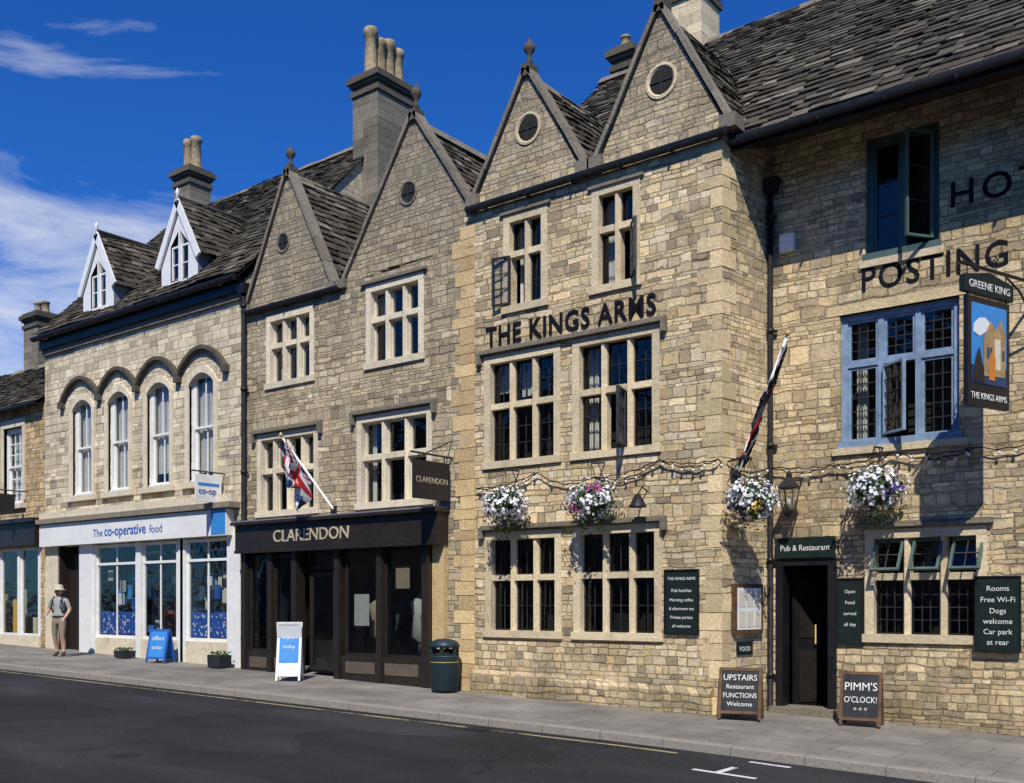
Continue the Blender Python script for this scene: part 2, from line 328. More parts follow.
def coping(P,xa,za,xb,zb,Y,mat='limestone_grey',w=.24,t=.07,lift=.035,n=None):
    a=Vector((xa,Y,za));b=Vector((xb,Y,zb));d=b-a;L=d.length;d.normalize();nn=Vector((-d.z,0,d.x)); nn=nn if nn.z>0 else -nn
    k=n or max(3,int(L/.5))
    for i in range(k):
        p=a+d*(L*i/k+.004)+nn*(lift+U(-.010,.010)); q=a+d*(L*(i+1)/k-.004)+nn*(lift+U(-.006,.006))
        beam(P,'gable_coping',mat,p,q,(0,w,0),nn*t,U(.2,1))
def finial(P,x,z,Y,h=.45,mat='limestone_dark'):
    box(P,'finial_base',mat,x-.09,x+.09,Y-.12,Y+.12,z-.12,z+.08)
    lathe(P,'finial',mat,x,Y,[(.07,z+.08),(.04,z+.1+h*.2),(.035,z+.1+h*.35),(.09,z+.1+h*.5),(.10,z+.1+h*.62),(.07,z+.1+h*.76),(.03,z+.1+h*.82),(.03,z+.1+h*.9),(.005,z+.1+h)],12)
def oculus(P,x,z,Y,r=.2,mat='limestone',rw=.07):
    n=24; vs=[];fs=[]
    for i in range(n):
        a=2*math.pi*i/n; c,s=math.cos(a),math.sin(a)
        for rr,yy in ((r+rw,Y+.01),(r+rw,Y-.02),(r+.03,Y-.025),(r,Y+.0)): vs.append((x+rr*c,yy,z+rr*s))
    for i in range(n):
        j=(i+1)%n
        for k in range(3): fs.append((i*4+k,j*4+k,j*4+k+1,i*4+k+1))
    add(P,'oculus_surround',mat,vs,fs,U(.3,.6))
    poly(P,'oculus_void','room_dark',[(x+r*math.cos(2*math.pi*i/n),Y-.004,z+r*math.sin(2*math.pi*i/n)) for i in range(n)])
    box(P,'oculus_bar','lead_came',x-.012,x+.012,Y-.02,Y-.013,z-r,z+r); box(P,'oculus_bar','lead_came',x-r,x+r,Y-.019,Y-.012,z-.01,z+.01)
def chimney(P,x0,x1,y0,y1,z0,z1,pots,mat='limestone_grey',ph=1.0,pr=.12):
    h=.0; z=z0
    while z<z1-.42:
        t=min(.2,z1-.42-z); e=U(0,.006); xm=U(x0+.2,x1-.2)
        box(P,'chimney_stack',mat,x0-e,xm-.004,y0-e,y1+e,z,z+t-.006,U(.1,1)); box(P,'chimney_stack',mat,xm+.004,x1+e,y0-e*.5,y1+e,z,z+t-.006,U(.1,1)); z+=t
    box(P,'chimney_core','limestone_dark',x0+.02,x1-.02,y0+.02,y1-.02,z0,z1-.3)
    for dz,e in ((-.42,.05),(-.33,.0),(-.2,.06),(-.12,.12),(-.04,.05)):
        zz=z1+dz; box(P,'chimney_cap','limestone_dark',x0-e,x1+e,y0-e,y1+e,zz,zz+.12,U(.2,.9))
    for px,py,h in pots:
        zb=z1+.07
        lathe(P,'chimney_pots','clay_pot',px,py,[(pr*1.15,zb),(pr*1.15,zb+.08),(pr,zb+.12),(pr*.88,zb+h*.8),(pr*1.1,zb+h*.84),(pr*1.15,zb+h*.92),(pr*1.0,zb+h),(pr*.75,zb+h),(pr*.7,zb+h-.15)],14)
def cross_roof(P,xa,za,hwl,hwr,zb,Yf,mainY):
    for sgn,hw in ((1,hwr),(-1,hwl)):
        xe=xa+sgn*hw; V=Vector((-sgn*hw,0,za-zb)); H=V.length
        ye=mainY(zb); yr=mainY(za)
        slates(P,(xe,Yf,zb),(0,1,0),V,yr,H,rng=lambda t,ye=ye,yr=yr:(0.14,(ye+(yr-ye)*t)-Yf+.06))
        poly(P,'roof_deck','room_dark',[(xe,Yf,zb-.05),(xe,ye,zb-.05),(xa,yr,za-.05),(xa,Yf,za-.05)])
    L=mainY(za)-Yf; n=int(L/.4)
    for i in range(n):
        a=Yf+.1+(L-.1)*i/n; b=Yf+.1+(L-.1)*(i+1)/n-.01
        add(P,'ridge_tiles','limestone_grey',[(xa-.15,a,za-.13),(xa-.15,b,za-.13),(xa,b,za+.07),(xa,a,za+.07),(xa+.15,b,za-.13),(xa+.15,a,za-.13)],[(0,1,2,3),(3,2,4,5),(0,3,5),(1,4,2)],U(.3,.8))
def gutter(P,x0,x1,Y,z,r=.07):
    n=8; vs=[]
    for x in (x0,x1):
        for i in range(n+1):
            a=math.pi+math.pi*i/n; vs.append((x,Y+r*math.cos(a),z+r*math.sin(a)))
    add(P,'gutter','black_paint',vs,[(i,i+1,n+2+i,n+1+i) for i in range(n)]+[tuple(range(n+1)),tuple(range(n+1,2*n+2))],None,True)
    box(P,'gutter','black_paint',x0,x1,Y-r,Y-r+.012,z-.01,z+.03)
    x=x0+.4
    while x<x1: box(P,'gutter_brackets','black_paint',x,x+.03,Y-r-.008,Y+r+.02,z-r-.015,z-r+.02); x+=.9
def pipe(P,x,Y,z0,z1,r=.045):
    tube(P,'downpipe','black_paint',[(x,Y,z0),(x,Y,z1)],r,10)
    z=z0+.5
    while z<z1: lathe(P,'pipe_collars','black_paint',x,Y,[(r+.015,z),(r+.015,z+.07)],10); box(P,'pipe_collars','black_paint',x-.09,x+.09,Y+.02,Y+.06,z+.01,z+.05); z+=1.75
    prism(P,'hopper','black_paint',[(x-.08,Y-.09,z1),(x+.08,Y-.09,z1),(x+.14,Y-.09,z1+.2),(x-.14,Y-.09,z1+.2)],.18)
def shell(P,mat,x0,x1,y0,y1,z,rid=None):
    quad(P,'side_wall',mat,(x0,y0,-1),(x0,y1,-1),(x0,y1,z),(x0,y0,z)); quad(P,'side_wall',mat,(x1,y0,-1),(x1,y1,-1),(x1,y1,z),(x1,y0,z))
    quad(P,'rear_wall',mat,(x0,y1,-1),(x1,y1,-1),(x1,y1,z),(x0,y1,z))
    if rid:
        yr,zr=rid
        for x in (x0,x1): poly(P,'end_gable',mat,[(x,y0,z),(x,y1,z),(x,yr,zr)])
# ------------------------------------------------------------------ terrain
def gz(X):
    if X<-6.7: return -.024*(max(X,-60)+6.7)
    return -.035*(min(X,8)+6.7)
def yk(X): return -2.1+.04*max(min(X,10),-60)
def pz(X,Y): return gz(X)+.02*min(Y,0)
def rz(X): return pz(X,yk(X))-.11
def single(name,mat,vs,fs):
    me=bpy.data.meshes.new(name); me.from_pydata(vs,[],fs); me.update(); o=bpy.data.objects.new(name,me); sc.collection.objects.link(o); me.materials.append(M[mat]); return o
XS=[-60+1.0*i for i in range(77)]
def strip(name,mat,f0,f1,xs=XS):
    vs=[];
    for x in xs: vs+= [f0(x),f1(x)]
    return single(name,mat,vs,[(2*i,2*i+2,2*i+3,2*i+1) for i in range(len(xs)-1)])
gx=[-400,-150]+XS+[60,150,400]
vs=[];ys=[-300,-60,-20,-12,-6,-1,4,30,300]
for x in gx:
    for y in ys: vs.append((x,y,rz(x)-.03))
k=len(ys); single('ground','ground_mat',vs,[(i*k+j,(i+1)*k+j,(i+1)*k+j+1,i*k+j+1) for i in range(len(gx)-1) for j in range(k-1)])
strip('road','asphalt',lambda x:(x,-18,rz(x)),lambda x:(x,yk(x)+.05,rz(x)))
strip('pavement','paving',lambda x:(x,yk(x)+.15,pz(x,yk(x))),lambda x:(x,1.3,pz(x,0)))
vs=[];fs=[]
for x in XS: vs+=[(x,yk(x),rz(x)-.02),(x,yk(x)+.012,pz(x,yk(x))-.012),(x,yk(x)+.03,pz(x,yk(x))+.004),(x,yk(x)+.155,pz(x,yk(x))+.005)]
for i in range(len(XS)-1):
    for j in range(3): fs.append((4*i+j,4*i+4+j,4*i+5+j,4*i+1+j))
single('kerb','kerb_stone',vs,fs)
xs=[-30+.8*i for i in range(32)]
strip('yellow_line','yellow_road_paint',lambda x:(x,yk(x)-.33,rz(x)+.004),lambda x:(x,yk(x)-.25,rz(x)+.004),[x for x in xs if x<-5.2])
def mark(P,x0,x1,y0,y1): quad(P,'paint_stripe','white_road_paint',(x0,y0,rz(x0)+.005),(x1,y0,rz(x1)+.005),(x1,y1,rz(x1)+.005),(x0,y1,rz(x0)+.005))
mark('parking_bay_marking',-5.35,-4.6,-3.5,-3.42); mark('parking_bay_marking',-5.1,-5.02,-3.42,-3.0)
mark('parking_bay_marking.001',-5.1,-4.6,-2.58,-2.5)
P='drain_cover'; x=-9.0; y=yk(x)-.3
for i in range(7): box(P,'grate_bars','iron',x-.2+.06*i,x-.165+.06*i,y-.2,y+.12,rz(x)+.002,rz(x)+.012)
# ------------------------------------------------------------------ the other side of the street (behind the viewpoint)
for nm,c0,w_,hh,mt in (('stone_terrace_opposite',-31,30,7.2,'stone_D'),('stone_terrace_opposite.001',-3,26,8.2,'stone_B')):
    P=nm; XF[0]=Matrix.Translation((c0,-19.5,0))@Matrix.Rotation(math.pi,4,'Z')
    hs_=[]; k=int(w_/3)
    for i in range(k):
        xc=-w_/2+(i+.5)*w_/k
        hs_.append((xc-.6,xc+.6,4.2,5.8)); hs_.append((xc-.75,xc+.75,.9,2.7))
    wall(P,mt,-w_/2,w_/2,-1.5,hh,0,hs_); shell(P,mt,-w_/2,w_/2,0,7,hh,(3.5,hh+3.4))
    for h in hs_: mullioned(P,*h,0,3,.6,'white_paint','limestone_pale')
    for i in range(k-1):
        xc=-w_/2+(i+1)*w_/k
        if i%2==0: box(P,'doors',random.choice(['green_grey_paint','dark_brown_paint','blue_grey_paint']),xc-.45,xc+.45,-.05,.05,-.5,2.2)
    quad(P,'roof','stone_slates',(-w_/2,-.3,hh-.1),(w_/2,-.3,hh-.1),(w_/2,3.5,hh+3.5),(-w_/2,3.5,hh+3.5),.5); quad(P,'roof','stone_slates',(-w_/2,7.3,hh-.1),(w_/2,7.3,hh-.1),(w_/2,3.5,hh+3.5),(-w_/2,3.5,hh+3.5),.5)
    for i in range(3):
        xc=-w_/2+1.5+i*(w_-3)/2; box(P,'chimney','limestone_grey',xc-.5,xc+.5,3.1,3.9,hh+2.5,hh+4.8)
XF[0]=Matrix.Identity(4)
# ------------------------------------------------------------------ building A
P='stone_terrace_shop'
hA=[(-28.3,-27.25,4.3,6.4),(-31.6,-30.6,4.3,6.4)]
shop=(-33,-26.35,.75,3.1)
wall(P,'stone_A',-36,-26.08,-1,6.9,0,hA+[shop])
shell(P,'stone_A',-36,-26.08,0,6,6.9,(3,9.2))
rect_roof(P,-36,-26.08,-.25,6.85,3,9.2); gutter(P,-36,-26.1,-.22,6.86)
def sash(P,x0,x1,z0,z1,Y,nx=2,nz=2,curt=True,mat='white_paint'):
    zm=(z0+z1)/2; box(P,'sash_frames',mat,x0,x0+.07,Y,Y+.12,z0,z1);box(P,'sash_frames',mat,x1-.07,x1,Y,Y+.12,z0,z1)
    box(P,'sash_frames',mat,x0+.07,x1-.07,Y+.003,Y+.12,z1-.07,z1);box(P,'sash_frames',mat,x0-.03,x1+.03,Y-.04,Y+.12,z0-.02,z0+.06)
    pane(P,x0+.07,x1-.07,zm-.03,z1-.07,Y+.04,mat,.055,nx,nz,.03); pane(P,x0+.07,x1-.07,z0+.06,zm+.03,Y+.085,mat,.055,nx,nz,.03)
    room(P,x0,x1,z0,z1,Y)
    if curt:
        curtain(P,x0+.02,x1-.02,z0+U(0,.5),z1-U(0,.3),Y+.17)
for h in hA:
    box(P,'window_surround','limestone_pale',h[0]-.14,h[0],-.03,.1,h[2],h[3]);box(P,'window_surround','limestone_pale',h[1],h[1]+.14,-.03,.1,h[2],h[3])
    box(P,'window_surround','limestone_pale',h[0]-.14,h[1]+.14,-.035,.1,h[3],h[3]+.2);box(P,'window_surround','limestone_pale',h[0]-.18,h[1]+.18,-.09,.1,h[2]-.12,h[2])
    sash(P,*h,.08,3,3)
box(P,'shop_fascia','dark_brown_paint',-34,-26.2,-.22,-.002,3.15,3.75); box(P,'shop_cornice','dark_brown_paint',-34,-26.15,-.34,-.002,3.75,3.86)
room(P,*shop[:2],shop[2],shop[3],0,'room_mid',1.6)
for i in range(7):
    a=-33+6.65*i/6; box(P,'shop_frame','white_paint',a-.06,a+.06,-.02,.12,.75,3.1)
for i in range(6):
    a=-33+6.65*i/6+.06; pane(P,a,a+6.65/6-.12,.75,3.1,.05,'white_paint',.06,1,1)
    for j in range(3): box(P,'shop_display',random.choice(['poster_white','tan_paint','petal_yellow','cream_paint']),a+.1+.28*j,a+.3+.28*j,.3,.45,.8,.8+U(.4,1.2))
box(P,'stall_riser','limestone_pale',-33.1,-26.3,-.04,.1,.2,.75)
chimney(P,-33.2,-32.3,3.0,3.75,8.2,11.0,[(-32.95,3.35,.45),(-32.55,3.4,.42)],ph=.4)
tube(P,'bracket_arm','iron',[(-27.0,0,4.6),(-27.0,-.8,4.6)],.02); box(P,'bracket_panel','sign_black',-27.02,-26.98,-.8,-.35,4.05,4.5)
# ------------------------------------------------------------------ building B
P='stone_supermarket_building'
cB=[-24.22,-22.58,-20.91,-19.26]
hB=[(c-.46,c+.46,4.32,6.78) for c in cB]
shopB=(-25.35,-18.3,.2,3.08)
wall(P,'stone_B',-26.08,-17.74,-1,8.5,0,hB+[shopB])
shell(P,'stone_B',-26.08,-17.74,0,8,8.5,(4,12.85))
rect_roof(P,-26.15,-17.66,-.25,8.55,4,12.9); gutter(P,-26.2,-17.66,-.26,8.5,.08)
box(P,'eaves_band','black_paint',-26.1,-17.72,-.15,-.003,8.22,8.46)
box(P,'eaves_band','limestone_grey',-26.1,-17.72,-.07,-.003,8.08,8.22)
def arch_pts(x0,x1,zs,rise,n=14):
    return [(x0+(x1-x0)*i/n, zs+rise*math.sin(math.pi*i/n)**.8) for i in range(n+1)]
for k,(a,b,c,d) in enumerate(hB):
    ap=arch_pts(a,b,d-.30,.24)
    for i in range(len(ap)-1):
        quad(P,'arch_spandrels','limestone_pale',(ap[i][0],-.01,ap[i][1]),(ap[i+1][0],-.01,ap[i+1][1]),(ap[i+1][0],-.01,d+.002),(ap[i][0],-.01,d+.002))
        quad(P,'arch_spandrels','limestone_pale',(ap[i][0],-.01,ap[i][1]),(ap[i+1][0],-.01,ap[i+1][1]),(ap[i+1][0],.12,ap[i+1][1]),(ap[i][0],.12,ap[i][1]))
    box(P,'window_surround','limestone_pale',a-.13,a,-.04,.05,c,d-.3,.6);box(P,'window_surround','limestone_pale',b,b+.13,-.04,.05,c,d-.3,.6)
    bo=[(a-.13+(b-a+.26)*i/14,d-.3+.40*math.sin(math.pi*i/14)**.8) for i in range(15)]
    for i in range(14):
        prism(P,'window_surround','limestone_pale',[(ap[i][0],-.04,ap[i][1]),(ap[i+1][0],-.04,ap[i+1][1]),(bo[i+1][0],-.04,bo[i+1][1]),(bo[i][0],-.04,bo[i][1])],.05,U(.4,.8))
    box(P,'window_sill','limestone_pale',a-.2,b+.2,-.1,.1,c-.13,c,.5)
    sash(P,a,b,c,d-.02,.07,2,1)
bd=[-25.15,-23.4,-21.75,-20.09,-18.35]
for k in range(4):
    x0,x1=bd[k],bd[k+1]; n=14
    pr=[(x0+(x1-x0)*i/n,-.04,6.72+.55*math.sin(math.pi*i/n)**.75) for i in range(n+1)]
    for i in range(n):
        p=Vector(pr[i]);q=Vector(pr[i+1]);dd=(q-p).normalized();nn=Vector((-dd.z,0,dd.x))
        beam(P,'hood_mould','limestone_dark',p,q,(0,.16,0),nn*.085,U(.2,.6))
for xx in bd: box(P,'hood_stops','limestone_dark',xx-.08,xx+.08,-.13,.01,6.6,6.76,.35)
box(P,'shop_cornice','limestone_grey',-26.0,-17.9,-.30,-.002,3.66,3.78,.8); box(P,'shop_cornice','limestone_pale',-26.0,-17.95,-.2,-.002,3.78,3.96,.5)
box(P,'shop_fascia','white_paint',-25.95,-18.1,-.22,-.003,3.08,3.64); box(P,'fascia_panel','sky_blue_paint',-18.62,-18.12,-.226,-.22,3.1,3.62)
text(P,'fascia_lettering','The',(-23.35,-.222,3.24),.26,'poster_blue',ext=.004,width=.42)
text(P,'fascia_lettering','co-operative',(-22.85,-.222,3.24),.34,'poster_blue',ext=.004,off=.004,width=1.75)
text(P,'fascia_lettering','food',(-20.95,-.222,3.24),.26,'poster_blue',ext=.004,width=.5)
room(P,shopB[0],shopB[1],.3,3.05,0,'room_mid',2.2)
for a,b in ((-25.95,-25.35),(-24.3,-23.7),(-18.3,-17.85)):
    box(P,'shop_pilasters','white_paint' if a>-25 else 'limestone_pale',a,b,-.05,.12,.2,3.1)
for a,b in ((-23.62,-21.85),(-21.6,-20.2),(-19.85,-18.32)):
    pane(P,a,b,.78,3.05,.05,'white_paint',.07,2 if b-a>1.4 else 1,1,.05); box(P,'transom','white_paint',a,b,.02,.075,2.55,2.61)
    box(P,'stall_riser','limestone_pale',a-.1,b+.1,-.02,.14,.2,.78,.5)
for a in (-21.72,-20.02,-19.94,-23.68): box(P,'shop_frame','white_paint',a-.09,a+.09,-.03,.13,.2,3.06)
for a,b in ((-23.5,-21.95),(-19.75,-18.42)):
    box(P,'window_poster','poster_blue',a,b,.095,.10,.87,1.42)
    for i in range(60):
        x=U(a+.04,b-.04);z=U(.9,1.38);r=U(.012,.035); poly(P,'poster_spots','poster_white',[(x+r*math.cos(t*1.047),.092,z+r*math.sin(t*1.047)) for t in range(6)])
    for i in range(10):
        x=U(a,b-.3); z=U(1.45,2.2); y=U(.15,.4); box(P,'poster_cards',random.choice(['poster_white','sky_blue_paint','poster_blue','poster_white','cream_paint','shirt']),x,x+U(.12,.3),y,y+.01,z,z+U(.12,.35))
for i in range(70):
    x=U(-23.4,-18.5); z=.5+.4*int(U(0,5)); box(P,'shop_goods',random.choice(['poster_white','red_paint','cream_paint','shirt','tan_paint','poster_white','sky_blue_paint']),x,x+U(.08,.3),U(.7,1.3),1.5,z,z+U(.12,.32))
for i in range(4): box(P,'shop_lights','poster_white',-23+1.3*i,-22.2+1.3*i,.9,1.05,2.85,2.9)
box(P,'shop_shelves','cream_paint',-23.6,-18.4,1.55,1.6,.4,2.6)
box(P,'door_leaf','dark_brown_paint',-25.28,-24.36,.22,.27,.4,2.9); box(P,'door_frame','dark_brown_paint',-25.35,-25.27,-.02,.2,.3,3.06);box(P,'door_frame','dark_brown_paint',-24.38,-24.3,-.02,.2,.3,3.06)
box(P,'shop_door','white_paint',-20.22,-20.14,0,.1,.3,3.0)
# dormers
for cx in (-23.67,-20.25):
    Yd=.10; hw=.70; z0=8.75; ze=9.6; za=10.8; mY=lambda z: -.25+(z-8.55)/1.0235
    poly(P,'dormer_face','white_paint',[(cx-hw,Yd,z0),(cx-.34,Yd,z0),(cx-.34,Yd,9.8),(cx,Yd,10.15),(cx,Yd,za),(cx-hw,Yd,ze)])
    poly(P,'dormer_face','white_paint',[(cx+hw,Yd,z0),(cx+.34,Yd,z0),(cx+.34,Yd,9.8),(cx,Yd,10.15),(cx,Yd,za),(cx+hw,Yd,ze)])
    for s in (-1,1):
        poly(P,'dormer_cheek','lead_sheet',[(cx+s*hw,Yd,z0),(cx+s*hw,mY(ze),ze),(cx+s*hw,Yd,ze)])
        xe=cx+s*(hw+.12); zE=ze-.2; V=Vector((-s*(hw+.12),0,za-zE)); yr=mY(za)
        slates(P,(xe,Yd-.04,zE),(0,1,0),V,2,V.length,course=.16,w=.2,rng=lambda t:(0,mY(zE)+(yr-mY(zE))*t-Yd+.22))
        d=Vector((cx-xe,0,za+.02-zE)); nn=Vector((-d.z,0,d.x)).normalized(); nn=nn if nn.z>0 else -nn
        beam(P,'bargeboard','white_paint',Vector((xe,Yd-.05,zE))-nn*.03,Vector((cx,Yd-.05,za))-nn*.03,(0,.05,0),nn*.17)
    tube(P,'dormer_ridge','limestone_grey',[(cx,Yd-.05,za+.05),(cx,yr,za+.05)],.06)
    lathe(P,'dormer_finial','white_paint',cx,Yd-.05,[(.03,za-.1),(.03,za+.12),(.05,za+.18),(.005,za+.28)],8)
    for s in (-1,1):
        x0,x1=(cx-.34,cx-.02) if s<0 else (cx+.02,cx+.34)
        pane(P,x0,x1,z0+.2,9.80,Yd+.05,'white_paint',.045,1,2,.025)
    box(P,'dormer_frame','white_paint',cx-.025,cx+.025,Yd-.01,Yd+.1,z0+.2,10.12); box(P,'dormer_frame','white_paint',cx-.36,cx+.36,Yd-.06,Yd+.06,z0+.12,z0+.2)
    poly(P,'glass','window_glass',[(cx-.34,Yd+.06,9.80),(cx+.34,Yd+.06,9.80),(cx,Yd+.06,10.15)]); quad(P,'interior','room_dark',(cx-.5,Yd+.35,z0),(cx+.5,Yd+.35,z0),(cx+.5,Yd+.35,10.2),(cx-.5,Yd+.35,10.2))
chimney(P,-25.75,-25.0,3.65,4.35,12.2,14.0,[(-25.55,4,.95),(-25.2,4,.95)],pr=.15)
chimney(P,-18.05,-17.22,3.4,4.65,10.5,14.15,[(-17.65,3.6,1.15),(-17.65,3.9,1.0),(-17.65,4.2,1.1),(-17.65,4.5,1.0)],pr=.155,mat='limestone_grey')
pipe(P,-17.66,-.1,.35,8.15,.05)
P='shop_hanging_sign'
box(P,'panel','white_paint',-18.46,-18.42,-.74,-.1,3.78,4.36); box(P,'emblem','sky_blue_paint',-18.42,-18.414,-.68,-.16,4.12,4.18)
tube(P,'bracket','iron',[(-18.44,0,4.42),(-18.44,-.85,4.42)],.018); text(P,'lettering','co-op',(-18.413,-.68,3.95),.19,'poster_blue',rot=(90,0,90),ext=.003)
# ------------------------------------------------------------------ building C
P='stone_clothes_shop_building'
hC=[(-17.0,-15.58,6.1,7.48),(-14.05,-12.62,6.1,7.55),(-17.3,-15.46,3.46,5.05),(-14.3,-12.42,3.46,5.1)]
shopC=(-17.6,-12.3,.1,2.75)
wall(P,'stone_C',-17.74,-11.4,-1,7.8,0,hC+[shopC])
shell(P,'stone_C',-17.74,-11.4,0,7,7.8,(3.5,10.45))
poly(P,'gable_wall','stone_C',[(-17.65,0,7.8),(-15.03,0,7.8),(-16.34,0,10.4)])
poly(P,'gable_wall','stone_C',[(-14.68,0,7.8),(-11.4,0,7.8),(-11.4,0,8.4),(-12.84,0,10.52)])
mC=lambda z:(z-7.8)/.771
rect_roof(P,-17.7,-11.42,0.03,7.8,3.5,10.5)
cross_roof(P,-16.34,10.35,1.3,1.3,7.8,0,mC); cross_roof(P,-12.84,10.45,1.83,1.44,7.8,0,lambda z:mC(z)); 
coping(P,-17.68,7.82,-16.34,10.43,.06);coping(P,-15.0,7.82,-16.34,10.43,.06);coping(P,-14.7,7.8,-12.84,10.56,.06);coping(P,-11.38,8.42,-12.84,10.56,.06)
for x in (-17.66,-15.02,-14.72): box(P,'kneelers','limestone_grey',x-.12,x+.12,-.08,.2,7.72,7.9,U(.3,.8))
finial(P,-16.34,10.43,.06,.45); finial(P,-12.84,10.56,.06,.5)
oculus(P,-16.5,9.0,0,.15,'limestone_grey',.06); oculus(P,-12.98,9.15,0,.17,'limestone_grey',.06)
gutter(P,-17.7,-14.75,-.08,7.74,.06)
for i,h in enumerate(hC):
    mullioned(P,*h,0,3 if i<2 else (4 if i==2 else 3),.56 if i>1 else .6,'cream_paint','limestone_pale',nx=1,nz=1,nzt=1,bmat='cream_paint',curt=1)
hood(P,-17.45,-15.3,5.16,0,'limestone_grey');hood(P,-14.45,-12.27,5.22,0,'limestone_grey');hood(P,-14.2,-12.5,7.66,0,'limestone_grey',.0,.07,.07)
box(P,'shop_fascia','dark_brown_paint',-17.68,-12.0,-.30,-.002,2.72,3.24); prism(P,'shop_cornice','dark_brown_paint',[(-17.72,-.40,3.24),(-11.96,-.40,3.24),(-11.96,-.40,3.3),(-17.72,-.40,3.3)],.398)
box(P,'lead_flashing','lead_sheet',-17.7,-11.98,-.36,-.002,3.3,3.33)
box(P,'fascia_base_mould','dark_brown_paint',-17.68,-12.0,-.33,-.002,2.66,2.72)
text(P,'shop_lettering','CLARENDON',(-16.45,-.305,2.86),.34,'limestone_pale',ext=.010,width=2.2,off=.002)
room(P,shopC[0],shopC[1],.3,2.7,0,'room_mid',1.7)
def shopwin(a,b,z0=.62):
    box(P,'shop_stall','dark_brown_paint',a-.06,b+.06,-.16,.0,.05,z0); pane(P,a,b,z0,2.62,-.08,'dark_brown_paint',.06,1,1)
    box(P,'stall_panel','taupe_paint',a+.08,b-.08,-.175,-.16,.3,z0-.1)
shopwin(-17.45,-16.75);shopwin(-16.65,-16.05);shopwin(-14.55,-13.6);shopwin(-13.5,-12.5)
for x in (-17.55,-16.7,-15.95,-14.7,-13.55,-12.38): box(P,'shop_pillars','dark_brown_paint',x-.07,x+.07,-.2,.05,.05,2.68)
box(P,'stone_pier','quoin_stone',-12.3,-12.02,-.1,.05,.0,2.66,.4)
box(P,'door','dark_brown_paint',-15.72,-14.95,.1,.15,.25,.9);pane(P,-15.72,-14.95,.3,2.25,.05,'dark_brown_paint',.09,1,1);pane(P,-15.72,-14.95,2.3,2.66,.05,'dark_brown_paint',.05,1,1)
for a,c,m_ in ((-17.1,1.6,'shirt'),(-16.4,1.4,'tan_paint'),(-14.2,1.5,'khaki'),(-13.1,1.55,'shirt'),(-12.85,1.3,'khaki'),(-13.9,1.3,'backpack')):
    lathe(P,'mannequins',m_,a,.45,[(.05,.65),(.05,.9),(.17,1.0),(.14,c-.2),(.2,c+.1),(.06,c+.2),(.05,c+.25)],10)
box(P,'window_poster','shirt',-14.35,-13.95,-.05,-.045,1.2,1.8); box(P,'window_poster','khaki',-13.25,-12.9,-.05,-.045,1.9,2.3)
P='clothes_shop_hanging_sign'
box(P,'panel','sign_black',-11.94,-11.90,-1.0,-.08,3.42,4.08); tube(P,'bracket','iron',[(-11.92,0,4.2),(-11.92,-1.05,4.2)],.02); tube(P,'stay','iron',[(-11.92,0,4.5),(-11.92,-.7,4.2)],.012)
text(P,'lettering','CLARENDON',(-11.896,-.95,3.7),.14,'limestone_pale',rot=(90,0,90),ext=.002,width=.8)
for y in (-.2,-.85): tube(P,'bracket','iron',[(-11.92,y,4.2),(-11.92,y,4.07)],.01)
# ------------------------------------------------------------------ building D (pub)
P='stone_pub'
hD=[(-10.72,-9.86,6.58,8.1),(-8.93,-8.1,6.58,8.12),(-11.14,-9.6,3.98,5.77),(-9.3,-7.76,3.98,5.79),(-11.12,-9.58,1.1,2.75),(-9.28,-7.72,1.1,2.77)]
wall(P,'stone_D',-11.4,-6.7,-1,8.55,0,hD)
quad(P,'return_wall','stone_D',(-6.7,0,-1),(-6.5,1.2,-1),(-6.5,1.2,9.2),(-6.7,0,8.6))
shell(P,'stone_D',-11.4,-6.7,0.01,8.0,8.55); poly(P,'end_gable','stone_D',[(-11.4,.01,8.5),(-11.4,8,8.5),(-11.4,4.2,12.35)])
mD=lambda z:.6+(z-8.75)/1.014
for xa,za,hl,hr in ((-10.25,10.5,1.13,1.13),(-7.72,10.65,1.13,1.12)):
    poly(P,'gable_wall','stone_D',[(xa-hl,0,8.55),(xa+hr,0,8.55),(xa,0,za)])
    cross_roof(P,xa,za-.05,hl,hr,8.6,0,mD)
    coping(P,xa-hl-.03,8.6,xa,za+.04,.06); coping(P,xa+hr+.03,8.6,xa,za+.04,.06)
    for s in (xa-hl-.02,xa+hr+.02): box(P,'kneelers','limestone_grey',s-.13,s+.13,-.09,.22,8.5,8.7,U(.3,.8))
    oculus(P,xa+.02,9.55,0,.2)
finial(P,-10.25,10.55,.06,.45); finial(P,-7.72,10.72,.06,.5)
rect_roof(P,-11.5,-6.76,.36,8.5,4.2,12.4)
gutter(P,-11.5,-6.55,-.09,8.46,.065)
specs=[(2,.62,1,2,1,((0,0),)),(2,.62,1,2,1,((1,0),)),(3,.56,2,3,2,()),(3,.56,2,3,2,((1,0),)),(3,.58,2,2,1,()),(3,.58,2,2,1,())]
for h,(nl,tr,nx,nz,nzt,sk) in zip(hD,specs):
    mullioned(P,*h,0,nl,tr,'black_paint','limestone',nx=nx,nz=nz,nzt=nzt,skip=sk,curt=1 if h[2]>3 else 0)
leaf(P,-10.6,-.02,6.68,7.5,.34,-110-60,'lead_came',2,3)
leaf(P,-8.22,-.02,6.68,7.5,.34,-50,'lead_came',2,3)
leaf(P,-8.35,-.02,4.08,4.95,.36,-75,'lead_came',2,3)
hood(P,-11.3,-7.6,5.9,0,'limestone_grey',.16,.08,.09); hood(P,-11.25,-7.6,2.88,0,'limestone_grey',.14,.08,.10)
for h in hD[:2]: hood(P,h[0]-.1,h[1]+.1,8.2,0,'limestone_grey',0,.06,.05)
text(P,'pub_lettering','THE KINGS ARMS',(-11.13,-.014,6.04),.46,'letter_black',ext=.010,width=3.34,off=.007,ls=1.12)
